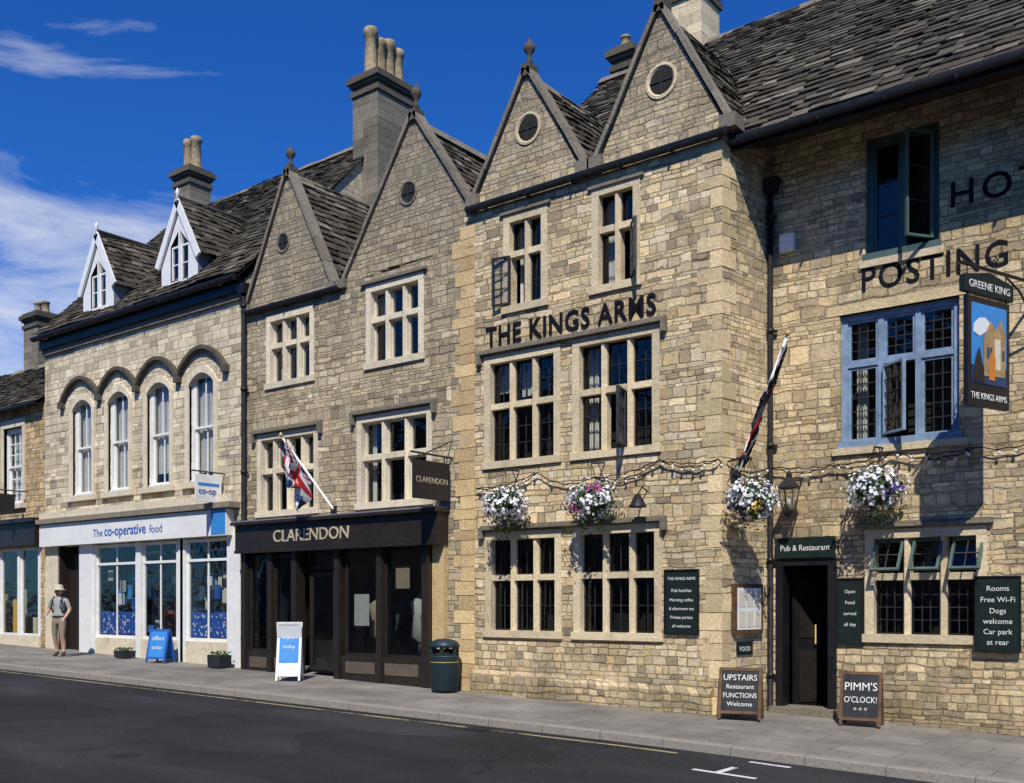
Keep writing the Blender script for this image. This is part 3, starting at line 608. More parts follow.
add(P,'plinth','stone_D',[(-11.4,-.12,-.5),(-6.85,-.12,-.5),(-6.85,-.12,.30),(-11.4,-.12,.42),(-11.4,0,.50),(-6.85,0,.38),(-6.85,0,-.5)],[(0,1,2,3),(3,2,5,4),(1,6,5,2)])
z=0.0;i=0
while z<8.3:
    hq=U(.16,.30); l=.34 if i%2 else .2; l+=U(-.05,.08)
    if R()<.8: box(P,'corner_quoins','quoin_corner',-6.7-l,-6.697,-.008,.0,z,z+hq-.015,U(.1,1))
    vq=Vector((.2,1.2,0)).normalized(); nq=Vector((vq.y,-vq.x,0)); l2=(.2 if i%2 else .34)
    a=Vector((-6.7,0,0)); vs=[]
    for zz in (z,z+hq-.015):
        for tt,dd in ((-.0,0),(l2,0),(l2,.008),(0,.008)): q=a+vq*tt+nq*dd; vs.append((q.x,q.y,zz))
    if R()<.8: add(P,'corner_quoins','quoin_corner',vs,BF,U(.1,1))
    z+=hq; i+=1
z=.1;i=0
while z<8.2:
    hq=U(.16,.32); l=.48 if i%2 else .34
    box(P,'party_quoins','quoin_stone',-11.4-l+U(-.06,.06),-11.39,-.010,0,z,z+hq-.012,U(.0,1)); z+=hq;i+=1
chimney(P,-9.85,-9.05,3.9,4.65,11.9,13.65,[(-9.6,4.2,.7),(-9.25,4.3,.7)],'limestone')
chimney(P,-11.6,-11.15,4.8,5.2,11.6,13.3,[(-11.4,5,.3)],pr=.1)
def board(P,x0,x1,z0,z1,Y,mat,lines,lm='letter_white',fmat='black_paint',hs=.07):
    box(P,'panel',mat,x0,x1,Y-.025,Y,z0,z1)
    for a,b,c,d in ((x0-.02,x0,z0,z1),(x1,x1+.02,z0,z1),(x0-.02,x1+.02,z1,z1+.02),(x0-.02,x1+.02,z0-.02,z0)): box(P,'frame',fmat,a,b,Y-.04,Y,c,d)
    for z,s,sz in lines: text(P,'lettering',s,((x0+x1)/2,Y-.027,z),sz,lm,ext=.0015,align='CENTER',maxw=(x1-x0)*.86)
board('menu_board',-7.62,-7.08,1.18,2.12,-.002,'sign_green',[(1.98,'THE KINGS ARMS',.062),(1.8,'Pub lunches',.07),(1.66,'Morning coffee',.065),(1.53,'& afternoon tea',.065),(1.4,'Private parties',.065),(1.27,'all welcome',.065)])
P='notice_case'
T=Matrix.Translation((-6.7,0,0))@Matrix.Rotation(math.atan2(1.2,.2),4,'Z'); XF[0]=T
box(P,'case_frame','wood',.22,.95,-.07,-.003,1.18,1.92); box(P,'backing','poster_white',.28,.89,-.075,-.07,1.24,1.86)
for i in range(3):
    for j in range(2): box(P,'menu_sheets','cream_paint',.32+.2*i,.48+.2*i,-.079,-.075,1.28+.3*j,1.52+.3*j)
box('small_wall_sign','panel','sign_green',.35,.75,-.02,-.003,.86,1.06); text('small_wall_sign','lettering','FOOD',(.55,-.022,.92),.1,'letter_white',align='CENTER',ext=.001)
XF[0]=Matrix.Identity(4)
# ------------------------------------------------------------------ building E
P='stone_hotel'; YE=1.2
hE=[(-5.03,-4.0,6.6,8.36),(-5.4,-3.74,3.92,5.86),(-5.0,-3.42,1.12,2.6),(-6.36,-5.5,-.3,2.28),(-1.2,.6,3.92,5.86),(-1.2,.6,1.1,2.6)]
wall(P,'stone_E',-6.5,4,-1,9.3,YE,hE,.3)
quad(P,'side_wall','stone_E',(4,YE,-1),(4,8,-1),(4,8,9),(4,YE,9)); quad(P,'rear_wall','stone_E',(-6.7,8,-1),(4,8,-1),(4,8,9),(-6.7,8,9)); poly(P,'end_gable','stone_E',[(4,YE,9),(4,7.6,9),(4,4.2,12.3)])
rect_roof(P,-6.74,4.1,.16,8.40,4.2,12.4,course=.18,w=.28)
quad(P,'soffit','dark_brown_paint',(-6.7,.20,8.30),(4,.20,8.30),(4,1.2,8.62),(-6.7,1.2,8.62)); box(P,'fascia_board','dark_brown_paint',-6.7,4,.20,.23,8.26,8.42)
gutter(P,-6.6,4,.12,8.38,.075)
def lead_grid_win(h,nl,fmat,tr=None,nx=3,nz=4,skip=()):
    a,b,c,d=h; Y=YE+.10
    box(P,'window_frames',fmat,a,a+.09,Y-.02,Y+.1,c,d);box(P,'window_frames',fmat,b-.09,b,Y-.02,Y+.1,c,d)
    box(P,'window_frames',fmat,a+.09,b-.09,Y-.018,Y+.1,d-.09,d);box(P,'window_frames',fmat,a-.03,b+.03,Y-.12,Y+.1,c-.02,c+.08)
    w=(b-a-.18-(nl-1)*.08)/nl; zt=c+(d-c)*tr if tr else None
    for i in range(nl):
        x=a+.09+i*(w+.08)
        if i: box(P,'window_frames',fmat,x-.08,x,Y-.015,Y+.1,c+.08,d-.09)
        seg=[(c+.08,d-.09,nz)] if not tr else [(c+.08,zt-.035,nz),(zt+.035,d-.09,max(2,nz-1))]
        if tr: box(P,'window_frames',fmat,x,x+w,Y-.012,Y+.1,zt-.035,zt+.035)
        for j,(z0,z1,n) in enumerate(seg):
            if (i,j) in skip: continue
            pane(P,x,x+w,z0,z1,Y+.03,fmat,.04,nx,n,.013,'lead_came')
    room(P,a,b,c,d,YE); 
lead_grid_win(hE[0],2,'green_grey_paint',None,1,3,((1,0),)); leaf(P,-4.1,YE+.02,6.72,8.2,.44,-180+55,'green_grey_paint',1,3)
lead_grid_win(hE[1],3,'blue_grey_paint',.62,3,5,((1,0),)); leaf(P,-4.78,YE+.04,4.05,5.05,.48,-38,'blue_grey_paint',3,5)
curtain(P,-5.3,-5.15,4.0,5.8,YE+.45); curtain(P,-3.95,-3.8,4.0,5.8,YE+.45)
lead_grid_win(hE[4],3,'blue_grey_paint',.62,3,5); lead_grid_win(hE[5],3,'black_paint',.6,3,4)
box(P,'window_sill','limestone',-5.5,-3.64,YE-.05,YE+.08,3.80,3.90,.4); box(P,'window_sill','limestone',-5.1,-3.93,YE-.04,YE+.08,6.48,6.58,.4)
box(P,'window_lintel','quoin_corner',-5.6,-3.6,YE-.008,YE+.1,5.86,6.0,.4)
mullioned(P,-5.0,-3.42,1.12,2.6,YE,3,.6,'black_paint','limestone',nx=3,nz=4,nzt=1,skip=((0,1),(1,1),(2,1)))
for i in range(3):
    a=-4.9+i*.53+.01; T=Matrix.Translation((0,YE+.06,2.54))@Matrix.Rotation(math.radians(-32),4,'X'); XF[0]=T
    pane(P,a,a+.40,-.52,0,0,'green_grey_paint',.035,2,2,.012,'lead_came','open_fanlight'); XF[0]=Matrix.Identity(4)
hood(P,-5.15,-3.3,2.72,YE,'limestone_grey',.0,.08,.08)
text(P,'hotel_lettering','HOTEL',(-3.88,YE-.006,7.08),.50,'letter_black',ext=.004,width=1.75,off=.004,ls=1.25)
text(P,'hotel_lettering','POSTING',(-5.1,YE-.006,6.15),.50,'letter_black',ext=.004,width=1.95,off=.005,ls=1.1)
text(P,'hotel_lettering','HOUSE',(-2.75,YE-.006,6.15),.50,'letter_black',ext=.004,width=1.5,off=.005,ls=1.1)
box(P,'door_frame','black_paint',-6.36,-6.26,YE-.06,YE+.2,-.1,2.3);box(P,'door_frame','black_paint',-5.56,-5.44,YE-.06,YE+.2,-.1,2.3);box(P,'door_frame','black_paint',-6.26,-5.56,YE-.05,YE+.2,2.2,2.3)
room(P,-6.36,-5.5,0,2.2,YE,'room_dark',1.8)
T=XF[0]; XF[0]=Matrix.Translation((-6.24,YE+.3,0))@Matrix.Rotation(math.radians(62),4,'Z')
box(P,'door_leaf','black_paint',0,.75,-.02,.03,0,2.15)
for a,b in ((.1,.9),(1.1,2.0)): box(P,'door_panels','dark_brown_paint',.1,.65,-.035,-.02,a,b)
XF[0]=T
box(P,'door_step','limestone_grey',-6.4,-5.4,YE-.25,YE+.3,-.3,.07)
tube(P,'door_handle','gold',[(-6.0,YE+.6,1.0),(-6.0,YE+.6,1.3)],.012)
pipe(P,-6.44,YE-.09,.0,7.9,.042)
box(P,'alarm_box','white_paint',-6.3,-6.08,YE-.08,YE,6.95,7.22)
P='door_sign'
box(P,'panel','sign_green',-6.36,-5.44,YE-.09,YE-.062,2.31,2.62); text(P,'lettering','Pub & Restaurant',(-5.90,YE-.092,2.42),.125,'letter_white',align='CENTER',width=.76,ext=.002)
board('wall_notice_board',-5.42,-5.06,1.05,1.98,YE-.002,'sign_green',[(1.78,'Open',.07),(1.62,'Food',.07),(1.46,'served',.07),(1.30,'all day',.07)])
board('wall_notice_board.001',-3.50,-2.97,1.0,1.98,YE-.06,'sign_green',[(1.80,'Rooms',.10),(1.65,'Free Wi-Fi',.10),(1.50,'Dogs',.10),(1.36,'welcome',.10),(1.22,'Car park',.10),(1.08,'at rear',.10)])
# ------------------------------------------------------------------ pub hanging sign
P='pub_hanging_sign'
T=Matrix.Translation((-3.12,.02,-.06))@Matrix.Rotation(math.radians(70),4,'Z'); XF[0]=T
box(P,'frame','black_paint',-.43,.43,-.03,.03,4.12,5.46)
box(P,'painting_sky','sky_blue_paint',-.36,.36,-.036,.036,4.4,5.38); box(P,'painting_ground','sign_navy',-.36,.36,-.039,.039,4.4,4.62)
for y in (-.042,.042):
    def pl(m_,pts): poly(P,'painting_details',m_,[(a,y,b) for a,b in pts])
    pl('poster_white',[(-.34,5.02),(-.2,4.98),(-.05,5.06),(.02,5.16),(-.1,5.22),(-.22,5.2),(-.33,5.12)])
    y*=1.03; pl('tan_paint',[(-.12,4.5),(.32,4.52),(.32,5.06),(.22,5.24),(.12,5.08),(.02,5.2),(-.08,5.04),(-.12,4.98)])
    y*=1.03; pl('cream_paint',[(.10,4.6),(.22,4.6),(.22,4.98),(.10,4.98)])
    for q in (-.06,.0,.26): pl('sign_navy',[(q,4.72),(q+.045,4.72),(q+.045,4.86),(q,4.86)])
    y*=1.03; pl('orange_paint',[(-.02,4.46),(.10,4.46),(.12,4.74),(.05,4.84),(-.02,4.74)])
    y*=1.03; pl('dark_brown_paint',[(-.34,4.42),(-.1,4.42),(-.14,4.6),(-.22,4.85),(-.30,4.7)])
text(P,'lettering','THE KINGS ARMS',(0,-.034,4.21),.11,'letter_white',align='CENTER',ext=.002,width=.74)
prism(P,'header_board','sign_green',[(-.5,-.04,5.5),(.5,-.04,5.5),(.5,-.04,5.70),(.25,-.04,5.74),(0,-.04,5.79),(-.25,-.04,5.74),(-.5,-.04,5.70)],.08)
text(P,'header_lettering','GREENE KING',(0,-.044,5.56),.13,'letter_white',align='CENTER',ext=.002,width=.84)
for x in (-.4,.4): tube(P,'hangers','iron',[(x,0,5.46),(x,0,5.5)],.012)
tube(P,'bracket_arm','iron',[(-.55,0,5.84),(1.25,0,5.84)],.022)
for x in (-.4,.4): tube(P,'hangers','iron',[(x,0,5.7),(x,0,5.84)],.010)
tube(P,'bracket_stay','iron',[(1.2,0,5.0),(1.0,0,5.4),(.7,0,5.68),(.4,0,5.82)],.015)
tube(P,'bracket_scroll','iron',[(.15+.10*(1-t/24)*math.cos(t*.5),0,5.95+.10*(1-t/24)*math.sin(t*.5)) for t in range(22)],.009)
XF[0]=Matrix.Identity(4)
# ------------------------------------------------------------------ lantern
P='wall_lantern'; lx,ly=-6.04,.86
tube(P,'arm','iron',[(lx,YE,3.0),(lx,1.02,2.92),(lx,ly,2.95)],.016); tube(P,'arm','iron',[(lx,YE,3.25),(lx,1.0,3.0)],.01)
lathe(P,'base','iron',lx,ly,[(.03,2.9),(.09,2.97),(.10,3.0)],4,math.pi/4,False); lathe(P,'panes','window_glass',lx,ly,[(.10,3.0),(.16,3.33)],4,math.pi/4,False)
for i in range(4):
    a=math.pi/4+i*math.pi/2; c,s=math.cos(a),math.sin(a); tube(P,'frame_bars','iron',[(lx+.10*c,ly+.10*s,3.0),(lx+.16*c,ly+.16*s,3.33)],.009)
lathe(P,'roof','iron',lx,ly,[(.18,3.33),(.18,3.35),(.08,3.47),(.05,3.5),(.05,3.54),(.015,3.6)],4,math.pi/4,False); lathe(P,'bulb','bulb',lx,ly,[(.015,3.05),(.035,3.13),(.02,3.2)],8)
# ------------------------------------------------------------------ flowers
def basket(P,c,r,wallp,accent):
    cx,cy,cz=c
    lathe(P,'basket','moss_basket',cx,cy,[(.03,cz-.24),(.14,cz-.19),(.21,cz-.08),(.23,cz+.02),(.2,cz+.04)],14)
    def rp():
        while True:
            v=Vector((U(-1,1),U(-1,1),U(-1,1)))
            if .35<v.length<1: break
        v.normalize(); k=U(.66,1.06)*(1+.24*math.sin(v.x*7+cx*3)*math.cos(v.y*6+v.z*5))
        return Vector((v.x*r*1.12*k,v.y*r*.95*k,v.z*r*.80*k+ .03)),v
    def blade(part,m_,p,nrm,s,n=4):
        nrm=(nrm+Vector((U(-.6,.6),U(-.6,.6),U(-.6,.6)))).normalized(); a=nrm.orthogonal().normalized(); b=nrm.cross(a); t=U(0,6.28)
        pts=[]
        for i in range(n):
            an=t+2*math.pi*i/n; rr=s*(1 if (n>4 or i%2==0) else .55); pts.append(p+a*math.cos(an)*rr+b*math.sin(an)*rr)
        add(P,part,m_,pts,[tuple(range(n))])
    C=Vector((cx,cy,cz))
    for i in range(900):
        p,v=rp(); p=p*U(.75,1.04)
        if p.z<-.05 and R()<.35: p.z-=U(0,.30)
        blade('foliage','leaf_green',C+p,v,U(.022,.045))
    cl=[(rp()[1],'petal_white') for _ in range(34)]
    for q in accent: cl.append((Vector((q[0],-.6,q[1])).normalized(),q[2]))
    for i in range(860):
        p,v=rp(); best=max(cl,key=lambda q:q[0].dot(v))
        if best[0].dot(v)<.86: continue
        blade('blossom_'+best[1][6:],best[1],C+p*1.03,v,U(.018,.034),6)
    w=Vector(wallp); top=Vector((cx,cy,cz+.62))
    tube(P,'bracket','iron',[w,Vector((w.x*.5+top.x*.5,w.y*.5+top.y*.5,top.z+.02)),top],.014); tube(P,'bracket','iron',[w-Vector((0,0,.3)),(w+top)/2],.009)
    for i in range(3):
        a=i*2.09; tube(P,'chains','iron',[top,(cx+.2*math.cos(a),cy+.2*math.sin(a),cz)],.005,4)
basket('hanging_flower_basket',(-10.42,-.38,3.2),.36,(-10.42,0,3.85),[(-.8,-.7,'petal_pink')])
basket('hanging_flower_basket.001',(-8.72,-.38,3.18),.36,(-8.72,0,3.85),[(.5,.8,'petal_pink'),(-.6,-.6,'petal_pink')])
basket('hanging_flower_basket.002',(-6.2,-.1,3.08),.34,(-6.66,.1,3.7),[(.4,-.6,'petal_yellow'),(-.5,-.8,'petal_purple')])
basket('hanging_flower_basket.003',(-4.76,.78,3.2),.36,(-4.76,YE,3.85),[(.9,-.5,'petal_purple'),(-.3,-.9,'petal_pink')])
P='wall_spotlight'; lathe(P,'shade','iron',-7.95,-.28,[(.04,3.28),(.13,3.1),(.14,3.08)],12); tube(P,'arm','iron',[(-7.95,0,3.35),(-7.95,-.15,3.4),(-7.95,-.28,3.28)],.012)
# ------------------------------------------------------------------ festoon
P='festoon_lights'
nodes=[(-11.3,-.06,3.62),(-10.0,-.06,3.78),(-8.9,-.06,3.62),(-7.7,-.06,3.80),(-6.72,-.08,3.72),(-6.45,YE-.08,3.72),(-5.5,YE-.08,3.66),(-4.6,YE-.08,3.78),(-3.5,YE-.08,3.74),(-2.4,YE-.08,3.95),(-1,YE-.08,3.8)]
for a,b in zip(nodes,nodes[1:]):
    a=Vector(a);b=Vector(b); L=(b-a).length
    for q in range(2):
        n=14;pts=[]; sag=(.13 if q==0 else .05)*L/1.2+U(0,.02)
        if q and R()<.3: continue
        for i in range(n+1):
            t=i/n; p=a.lerp(b,t); p.z-=sag*4*t*(1-t)+.012*math.sin(i*1.7+a.x); p.y-=q*.02; pts.append(p)
        tube(P,'cable','iron',pts,.009,5)
        m=int(L/.16)
        for i in range(m):
            if R()<.25: continue
            t=(i+U(.3,.7))/m; p=a.lerp(b,t); z=p.z-sag*4*t*(1-t)
            lathe(P,'bulbs','bulb',p.x,p.y-.01,[(.008,z-.075),(.020,z-.055),(.018,z-.03)],6); lathe(P,'bulb_caps','iron',p.x,p.y-.01,[(.014,z-.032),(.014,z+.004)],6)
# ------------------------------------------------------------------ flags
def flag(P,a,b,cols,L0=.35,wd=1.0):
    a=Vector(a);b=Vector(b); tube(P,'pole','white_paint',[a,b],.02,8); lathe(P,'pole_finial','gold',b.x,b.y,[(.01,b.z-.03),(.04,b.z),(.01,b.z+.05)],8)
    box(P,'wall_bracket','iron',a.x-.06,a.x+.06,a.y-.06,a.y+.04,a.z-.09,a.z+.09)
    n=30; k=8
    for j,cn in enumerate(cols):
        vs=[];fs=[]
        for i in range(n+1):
            t=L0+(1-L0-.05)*i/n; p=a.lerp(b,t); w=wd*(.085+.05*math.sin(i*.55+j)+.02*math.sin(i*1.7+j*2))*(1-.4*i/n)
            for q in range(k+1):
                an=2*math.pi*(j+q/k)/len(cols)+i*.22; rr=w*(.55+.45*math.sin(an*3+i*.3)**2)
                vs.append((p.x+rr*math.cos(an),p.y+rr*.7*math.sin(an),p.z-wd*(.05+.08*abs(math.sin(an)))))
        for i in range(n):
            for q in range(k): o=i*(k+1)+q; fs.append((o,o+1,o+k+2,o+k+1))
        add(P,'furled_cloth',cn,vs,fs,None,True)
flag('flagpole',(-6.6,.25,3.5),(-5.52,-.42,5.28),['letter_black','backpack','red_paint','letter_black','petal_white','letter_black'],.12,.75)
P='flagpole.001'; A_=Vector((-14.95,0,3.42)); B_=Vector((-15.05,-1.25,4.75))
tube(P,'pole','white_paint',[A_,B_],.022,8); lathe(P,'pole_finial','gold',B_.x,B_.y,[(.01,B_.z-.03),(.045,B_.z),(.01,B_.z+.06)],8); box(P,'wall_bracket','iron',A_.x-.06,A_.x+.06,-.06,-.0,A_.z-.1,A_.z+.1)
nu,nv=26,16
def fp(u,v):
    p=A_.lerp(B_,.42+.52*u); s=v*.62
    return (p.x-.10*math.sin(v*9+u*5)*(.3+v)-.22*v, p.y+.10*math.sin(u*11+v*4)*v+.22*v*(u-.3), p.z-s*(.85+.15*math.cos(u*9)))
def fc(u,v):
    x=u*2-1;y=v*2-1
    if abs(x)<.13 or abs(y)<.18: return 'red_paint'
    if abs(x)<.24 or abs(y)<.32: return 'petal_white'
    dd=abs(abs(x)-abs(y))
    if dd<.07: return 'red_paint'
    if dd<.24: return 'petal_white'
    return 'sign_navy'
for i in range(nu):
    for j in range(nv):
        u0,u1,v0,v1=i/nu,(i+1)/nu,j/nv,(j+1)/nv
        add(P,'union_flag_cloth',fc((u0+u1)/2,(v0+v1)/2),[fp(u0,v0),fp(u1,v0),fp(u1,v1),fp(u0,v1)],[(0,1,2,3)])
# ------------------------------------------------------------------ A-boards, bin, planters
def aboard(P,x,y,ang,w,h,fr,mat,lines,lm='letter_white',band=None):
    z=pz(x,y); T=Matrix.Translation((x,y,z))@Matrix.Rotation(math.radians(ang),4,'Z')
    for s in (1,-1):
        XF[0]=T@Matrix.Rotation(math.radians(0 if s==1 else 180),4,'Z')@Matrix.Translation((0,-.2,0))@Matrix.Rotation(math.radians(-14),4,'X')
        box(P,'panel',mat,-w/2+.03,w/2-.03,-.008,.012,.1,h-.03)
        if band: box(P,'printed_band',band,-w/2+.05,w/2-.05,-.011,-.008,h*.30,h*.86)
        for a,b,c,d in ((-w/2,-w/2+.04,0,h),(w/2-.04,w/2,0,h),(-w/2+.04,w/2-.04,h-.04,h),(-w/2+.04,w/2-.04,.08,.12)): box(P,'frame',fr,a,b,-.015,.02,c,d)
        if s==1:
            for zz,st,sz in lines: text(P,'chalk_lettering',st,(0,-.013,zz),sz,lm,align='CENTER',ext=.001,maxw=w*.78)
    XF[0]=Matrix.Identity(4)
aboard('chalkboard_sign',-6.38,-.05,18,.6,.74,'wood','sign_black',[(.56,'UPSTAIRS',.12),(.44,'Restaurant',.09),(.31,'FUNCTIONS',.10),(.19,'Welcome',.09)])
aboard('chalkboard_sign.001',-4.88,.62,12,.55,.76,'wood','sign_black',[(.5,"PIMM'S",.16),(.33,"O'CLOCK!",.12),(.19,'* * *',.1)])
aboard('poster_stand',-15.1,-1.0,40,.46,1.12,'white_paint','poster_white',[(.8,'Open',.13),(.62,'today',.10)],'letter_white',band='sky_blue_paint')
aboard('shop_pavement_sign',-20.15,-.45,20,.5,.75,'poster_blue','sky_blue_paint',[(.5,'offers',.14),(.3,'today',.12)])
P='litter_bin'; bx,by=-11.72,-.42; bz=pz(bx,by)
lathe(P,'body','bin_plastic',bx,by,[(.20,bz),(.235,bz+.03),(.245,bz+.56),(.255,bz+.6),(.255,bz+.62)],20)
lathe(P,'gold_band','gold',bx,by,[(.249,bz+.50),(.250,bz+.512)],20)
for i in range(6):
    a=i*math.pi/3; 
    beam(P,'hood_posts','bin_plastic',(bx+.225*math.cos(a),by+.225*math.sin(a),bz+.6),(bx+.225*math.cos(a),by+.225*math.sin(a),bz+.78),(.05,0,0),(0,.05,0))
lathe(P,'liner','room_dark',bx,by,[(.19,bz+.55),(.19,bz+.72)],14); lathe(P,'hood','bin_plastic',bx,by,[(.26,bz+.76),(.262,bz+.8),(.22,bz+.86),(.12,bz+.9),(.02,bz+.91)],20)
for i,x in enumerate((-21.75,-18.15)):
    P='planter' if i==0 else 'planter.%03d'%i; z=pz(x,-.3); w=.22; hh=.16 if i<1 else .26
    prism(P,'trough','planter_dark',[(x-w*.9,-.5,z),(x+w*.9,-.5,z),(x+w,-.5,z+hh),(x-w,-.5,z+hh)],.3)
    for k in range(90):
        p=Vector((x+U(-w,w),-.35+U(-.15,.15),z+hh+U(-.02,.07))); a=Vector((U(-1,1),U(-1,1),U(-1,1))).normalized()*.03;b=a.orthogonal().normalized()*.02
        add(P,'plants','leaf_green',[p-a,p+b,p+a,p-b],[(0,1,2,3)])
# ------------------------------------------------------------------ flush
centers={}
for (P,part,mat),a in ACC.items():
    c=centers.setdefault(P,[1e9,-1e9,1e9,-1e9,1e9])
    for v in a[0]:
        c[0]=min(c[0],v[0]);c[1]=max(c[1],v[0]);c[2]=min(c[2],v[1]);c[3]=max(c[3],v[1]);c[4]=min(c[4],v[2])
TOP={}
for P,c in centers.items():
    e=bpy.data.objects.new(P,None); e.empty_display_size=.3; e.location=((c[0]+c[1])/2,(c[2]+c[3])/2,c[4]); sc.collection.objects.link(e); TOP[P]=e
for (P,part,mat),a in ACC.items():
    e=TOP[P]; l=e.location; me=bpy.data.meshes.new(part)
    me.from_pydata([(v[0]-l.x,v[1]-l.y,v[2]-l.z) for v in a[0]],[],a[1]); me.materials.append(M[mat])
    at=me.attributes.new('tone','FLOAT','FACE'); at.data.foreach_set('value',a[2]); me.polygons.foreach_set('use_smooth',a[3])
    me.update(); o=bpy.data.objects.new(part,me); sc.collection.objects.link(o); o.parent=e
tobs=[]
for (P,name,s,loc,size,mat,rot,ext,width,align,off,ls,T,maxw) in TXT:
    cu=bpy.data.curves.new(name,'FONT'); cu.body=s; cu.size=size; cu.extrude=ext; cu.align_x=align; cu.offset=off; cu.resolution_u=3; cu.space_character=ls
    cu.materials.append(M[mat]); o=bpy.data.objects.new(name,cu); sc.collection.objects.link(o); o.parent=TOP[P]
    W=T@Matrix.Translation(loc)@Matrix.Rotation(math.radians(rot[2]),4,'Z')@Matrix.Rotation(math.radians(rot[0]),4,'X')
    tobs.append((o,W,width,TOP[P],maxw))
bpy.context.view_layer.update()
for o,W,width,e,maxw in tobs:
    sx=1; dx=max(.01,o.dimensions.x)
    if width: sx=width/dx
    if maxw and dx>maxw: sx=maxw/dx
    o.matrix_local=Matrix.Translation(-e.location)@W@Matrix.Diagonal((sx,1,1,1))
# ------------------------------------------------------------------ pedestrian
def person(px,py,rotz):
    name='pedestrian'; e=bpy.data.objects.new(name,None); e.location=(px,py,pz(px,py)); e.rotation_euler=(0,0,math.radians(rotz)); e.scale=(1.03,)*3; sc.collection.objects.link(e)
    V=[];E=[];Rr=[]
    def v(x,y,z,r,par=None):
        V.append((x,y,z));Rr.append(r)
        if par is not None:E.append((par,len(V)-1))
        return len(V)-1
    pel=v(0,0,.86,.135); sp=v(0,.01,1.0,.125,pel); ch=v(0,.0,1.2,.145,sp); nb=v(0,.01,1.335,.07,ch); nk=v(0,.0,1.39,.05,nb); hd=v(0,-.015,1.45,.075,nk); ht=v(0,-.01,1.53,.085,hd); tp=v(0,0,1.58,.05,ht)
    for s in (-1,1):
        sh=v(s*.17,.01,1.30,.062,ch); el=v(s*.245,.03,1.07,.046,sh); wr=v(s*.215,-.13,.90 if s>0 else .98,.030,el); pm=v(s*.205,-.19,.86 if s>0 else .97,.034,wr)
        hp=v(s*.09,0,.80,.092,pel); kn=v(s*.105,-.05 if s>0 else .03,.46,.058,hp); cf=v(s*.11,.0 if s>0 else .10,.30,.056,kn); an=v(s*.11,.01 if s>0 else .14,.10,.040,cf); hl=v(s*.11,.02 if s>0 else .15,.045,.042,an); to=v(s*.125,-.13 if s>0 else 0.0,.036,.036,hl)
        for i in range(5):
            f=v(s*(.19+.012*i-.02),-.215-.004*i,(.85 if s>0 else .96)-.01*i,.009,pm); g=v(s*(.19+.012*i-.025),-.235,(.82 if s>0 else .93)-.008*i+.003*abs(i-2),.008,f)
    me=bpy.data.meshes.new('body'); me.from_pydata(V,E,[]); o=bpy.data.objects.new('body_tmp',me); sc.collection.objects.link(o)
    md=o.modifiers.new('s','SKIN'); md.use_smooth_shade=True
    sv=me.skin_vertices[0].data
    for i,r in enumerate(Rr): sv[i].radius=(r,r*(.8 if i in (0,1,2) else 1)); sv[i].use_root=(i==0)
    ss=o.modifiers.new('u','SUBSURF'); ss.levels=2; ss.render_levels=2
    dg=bpy.context.evaluated_depsgraph_get(); m2=bpy.data.meshes.new_from_object(o.evaluated_get(dg)); bpy.data.objects.remove(o)
    m2.materials.clear()
    for k in ('skin','shirt','khaki','boots','hat'): m2.materials.append(M[k])
    for p in m2.polygons:
        c=p.center; i=0
        if c.z<.11: i=3
        elif c.z<.18: i=4
        elif c.z<.44: i=0
        elif c.z<.90 and abs(c.x)<.19 and c.y>-.12: i=2
        elif c.z<1.35 and (abs(c.x)<.2 or c.z>1.14): i=1
        p.material_index=i; p.use_smooth=True
    b=bpy.data.objects.new('body',m2); sc.collection.objects.link(b); b.parent=e
    def kid(fn):
        ACC.clear(); XF[0]=Matrix.Identity(4); fn()
        for (P_,part,mt),a in list(ACC.items()):
            me=bpy.data.meshes.new(part); me.from_pydata(a[0],[],a[1]); me.materials.append(M[mt]); me.polygons.foreach_set('use_smooth',a[3]); k=bpy.data.objects.new(part,me); sc.collection.objects.link(k); k.parent=e
    def parts():
        lathe('p','sun_hat','hat',0,-.005,[(.17,1.515),(.175,1.525),(.105,1.54),(.10,1.60),(.085,1.635),(.03,1.645)],20)
        lathe('p','nose','skin',0,-.10,[(.012,1.455),(.016,1.462),(.006,1.49)],8)
        for s in (-1,1):
            lathe('p','eyes','boots',s*.03,-.088,[(.004,1.49),(.009,1.496),(.004,1.503)],6); lathe('p','ears','skin',s*.085,0,[(.008,1.45),(.016,1.475),(.008,1.5)],8)
            tube('p','backpack_straps','backpack',[(s*.10,.12,1.30),(s*.11,.0,1.365),(s*.105,-.125,1.28),(s*.10,-.135,1.12),(s*.13,0,1.0),(s*.1,.1,1.0)],.018,6)
        box('p','mouth','red_paint',-.02,.02,-.094,-.09,1.432,1.438)
        lathe('p','backpack_bag','backpack',0,.20,[(.10,.96),(.14,1.0),(.15,1.15),(.14,1.30),(.08,1.38)],10)
        tube('p','belt','boots',[(.135*math.cos(t*.45),.115*math.sin(t*.45),.925) for t in range(15)],.014,5)
    kid(parts)
person(-23.05,-1.25,35)
# ------------------------------------------------------------------ light, sky, camera
sd=Vector((-.62,1,-1.38)).normalized()   # direction light travels
el=math.asin(-sd.z); az=math.atan2(-sd.x,-sd.y)   # clockwise from +Y
sun=bpy.data.lights.new('sun','SUN'); sun.energy=5; sun.angle=math.radians(.5); sun.color=(1,.955,.87)
so=bpy.data.objects.new('sun',sun); so.rotation_euler=sd.to_track_quat('-Z','Y').to_euler(); so.location=(10,-20,30); sc.collection.objects.link(so)
w=bpy.data.worlds.new('World'); sc.world=w; w.use_nodes=True; nt=w.node_tree; nt.nodes.clear()
def wn(k,**kw):
    n=nt.nodes.new(k)
    for a,b in kw.items(): setattr(n,a,b)
    return n
sky=wn('ShaderNodeTexSky',sky_type='NISHITA'); sky.sun_disc=False; sky.sun_elevation=el; sky.sun_rotation=az; sky.ozone_density=3.5; sky.dust_density=.1; sky.air_density=1.0
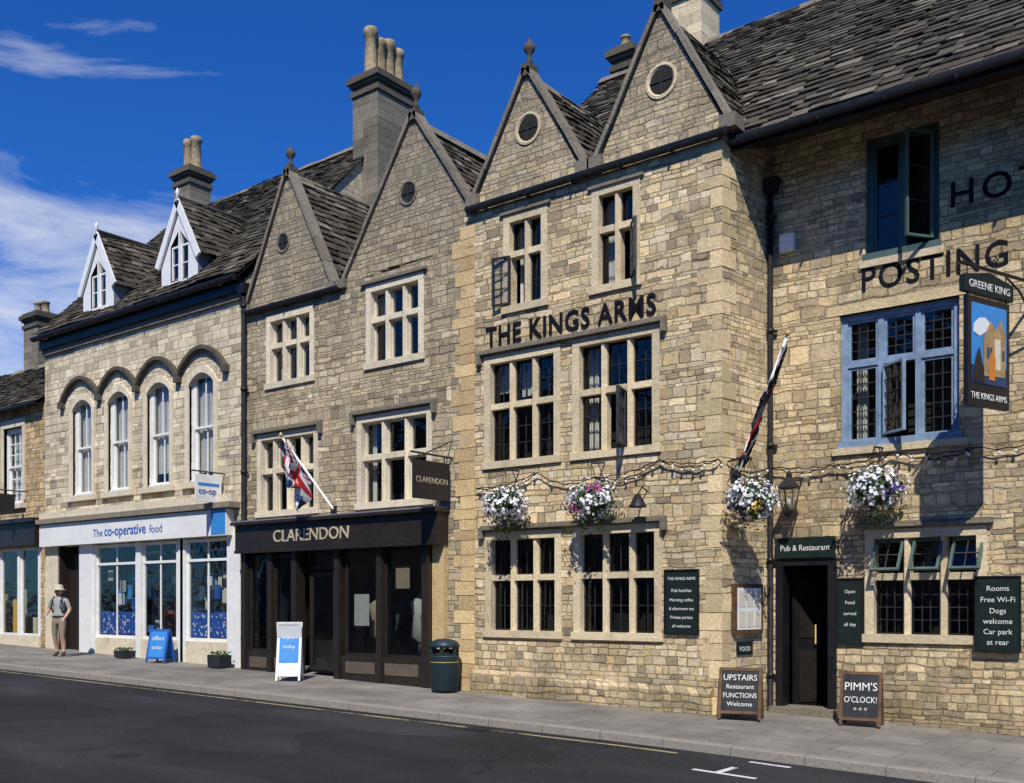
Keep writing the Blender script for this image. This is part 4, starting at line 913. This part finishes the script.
hs=wn('ShaderNodeHueSaturation'); hs.inputs['Saturation'].default_value=1.22; hs.inputs['Value'].default_value=1.0; nt.links.new(sky.outputs[0],hs.inputs['Color'])
tint=wn('ShaderNodeMix',data_type='RGBA',blend_type='MULTIPLY'); tint.inputs[0].default_value=1; nt.links.new(hs.outputs[0],tint.inputs[6]); tint.inputs[7].default_value=(.46,1.10,2.0,1)
tc=wn('ShaderNodeTexCoord'); mp=wn('ShaderNodeMapping'); mp.inputs['Scale'].default_value=(1.2,1.2,5.5); mp.inputs['Rotation'].default_value=(0,.3,0); nt.links.new(tc.outputs['Generated'],mp.inputs[0])
nz=wn('ShaderNodeTexNoise'); nz.inputs['Scale'].default_value=2.6; nz.inputs['Detail'].default_value=9; nz.inputs['Roughness'].default_value=.62; nz.inputs['Distortion'].default_value=.6; nt.links.new(mp.outputs[0],nz.inputs['Vector'])
dp=wn('ShaderNodeVectorMath',operation='DOT_PRODUCT'); nt.links.new(tc.outputs['Generated'],dp.inputs[0]); dp.inputs[1].default_value=Vector((-.90,.37,.19)).normalized()
mk=wn('ShaderNodeMapRange'); nt.links.new(dp.outputs['Value'],mk.inputs[0]); mk.inputs[1].default_value=.90; mk.inputs[2].default_value=1.0; mk.inputs[3].default_value=-.24; mk.inputs[4].default_value=.10
ad=wn('ShaderNodeMath',operation='ADD'); nt.links.new(nz.outputs[0],ad.inputs[0]); nt.links.new(mk.outputs[0],ad.inputs[1])
cm=wn('ShaderNodeMapRange'); nt.links.new(ad.outputs[0],cm.inputs[0]); cm.inputs[1].default_value=.47; cm.inputs[2].default_value=.78; cm.inputs[4].default_value=.85
mx=wn('ShaderNodeMix',data_type='RGBA'); nt.links.new(cm.outputs[0],mx.inputs[0]); nt.links.new(tint.outputs[2],mx.inputs[6]); mx.inputs[7].default_value=(12,12.8,14,1)
bg=wn('ShaderNodeBackground'); bg.inputs[1].default_value=.065; nt.links.new(mx.outputs[2],bg.inputs[0]); ou=wn('ShaderNodeOutputWorld'); nt.links.new(bg.outputs[0],ou.inputs[0])
cam=bpy.data.cameras.new('camera'); cam.sensor_width=36; cam.lens=35.86; cam.shift_y=.2056; cam.clip_end=2000; cam.clip_start=.1
co=bpy.data.objects.new('camera',cam); co.location=(0,-13.6,1.65); co.rotation_euler=(math.radians(90),0,math.radians(37.86)); sc.collection.objects.link(co); sc.camera=co
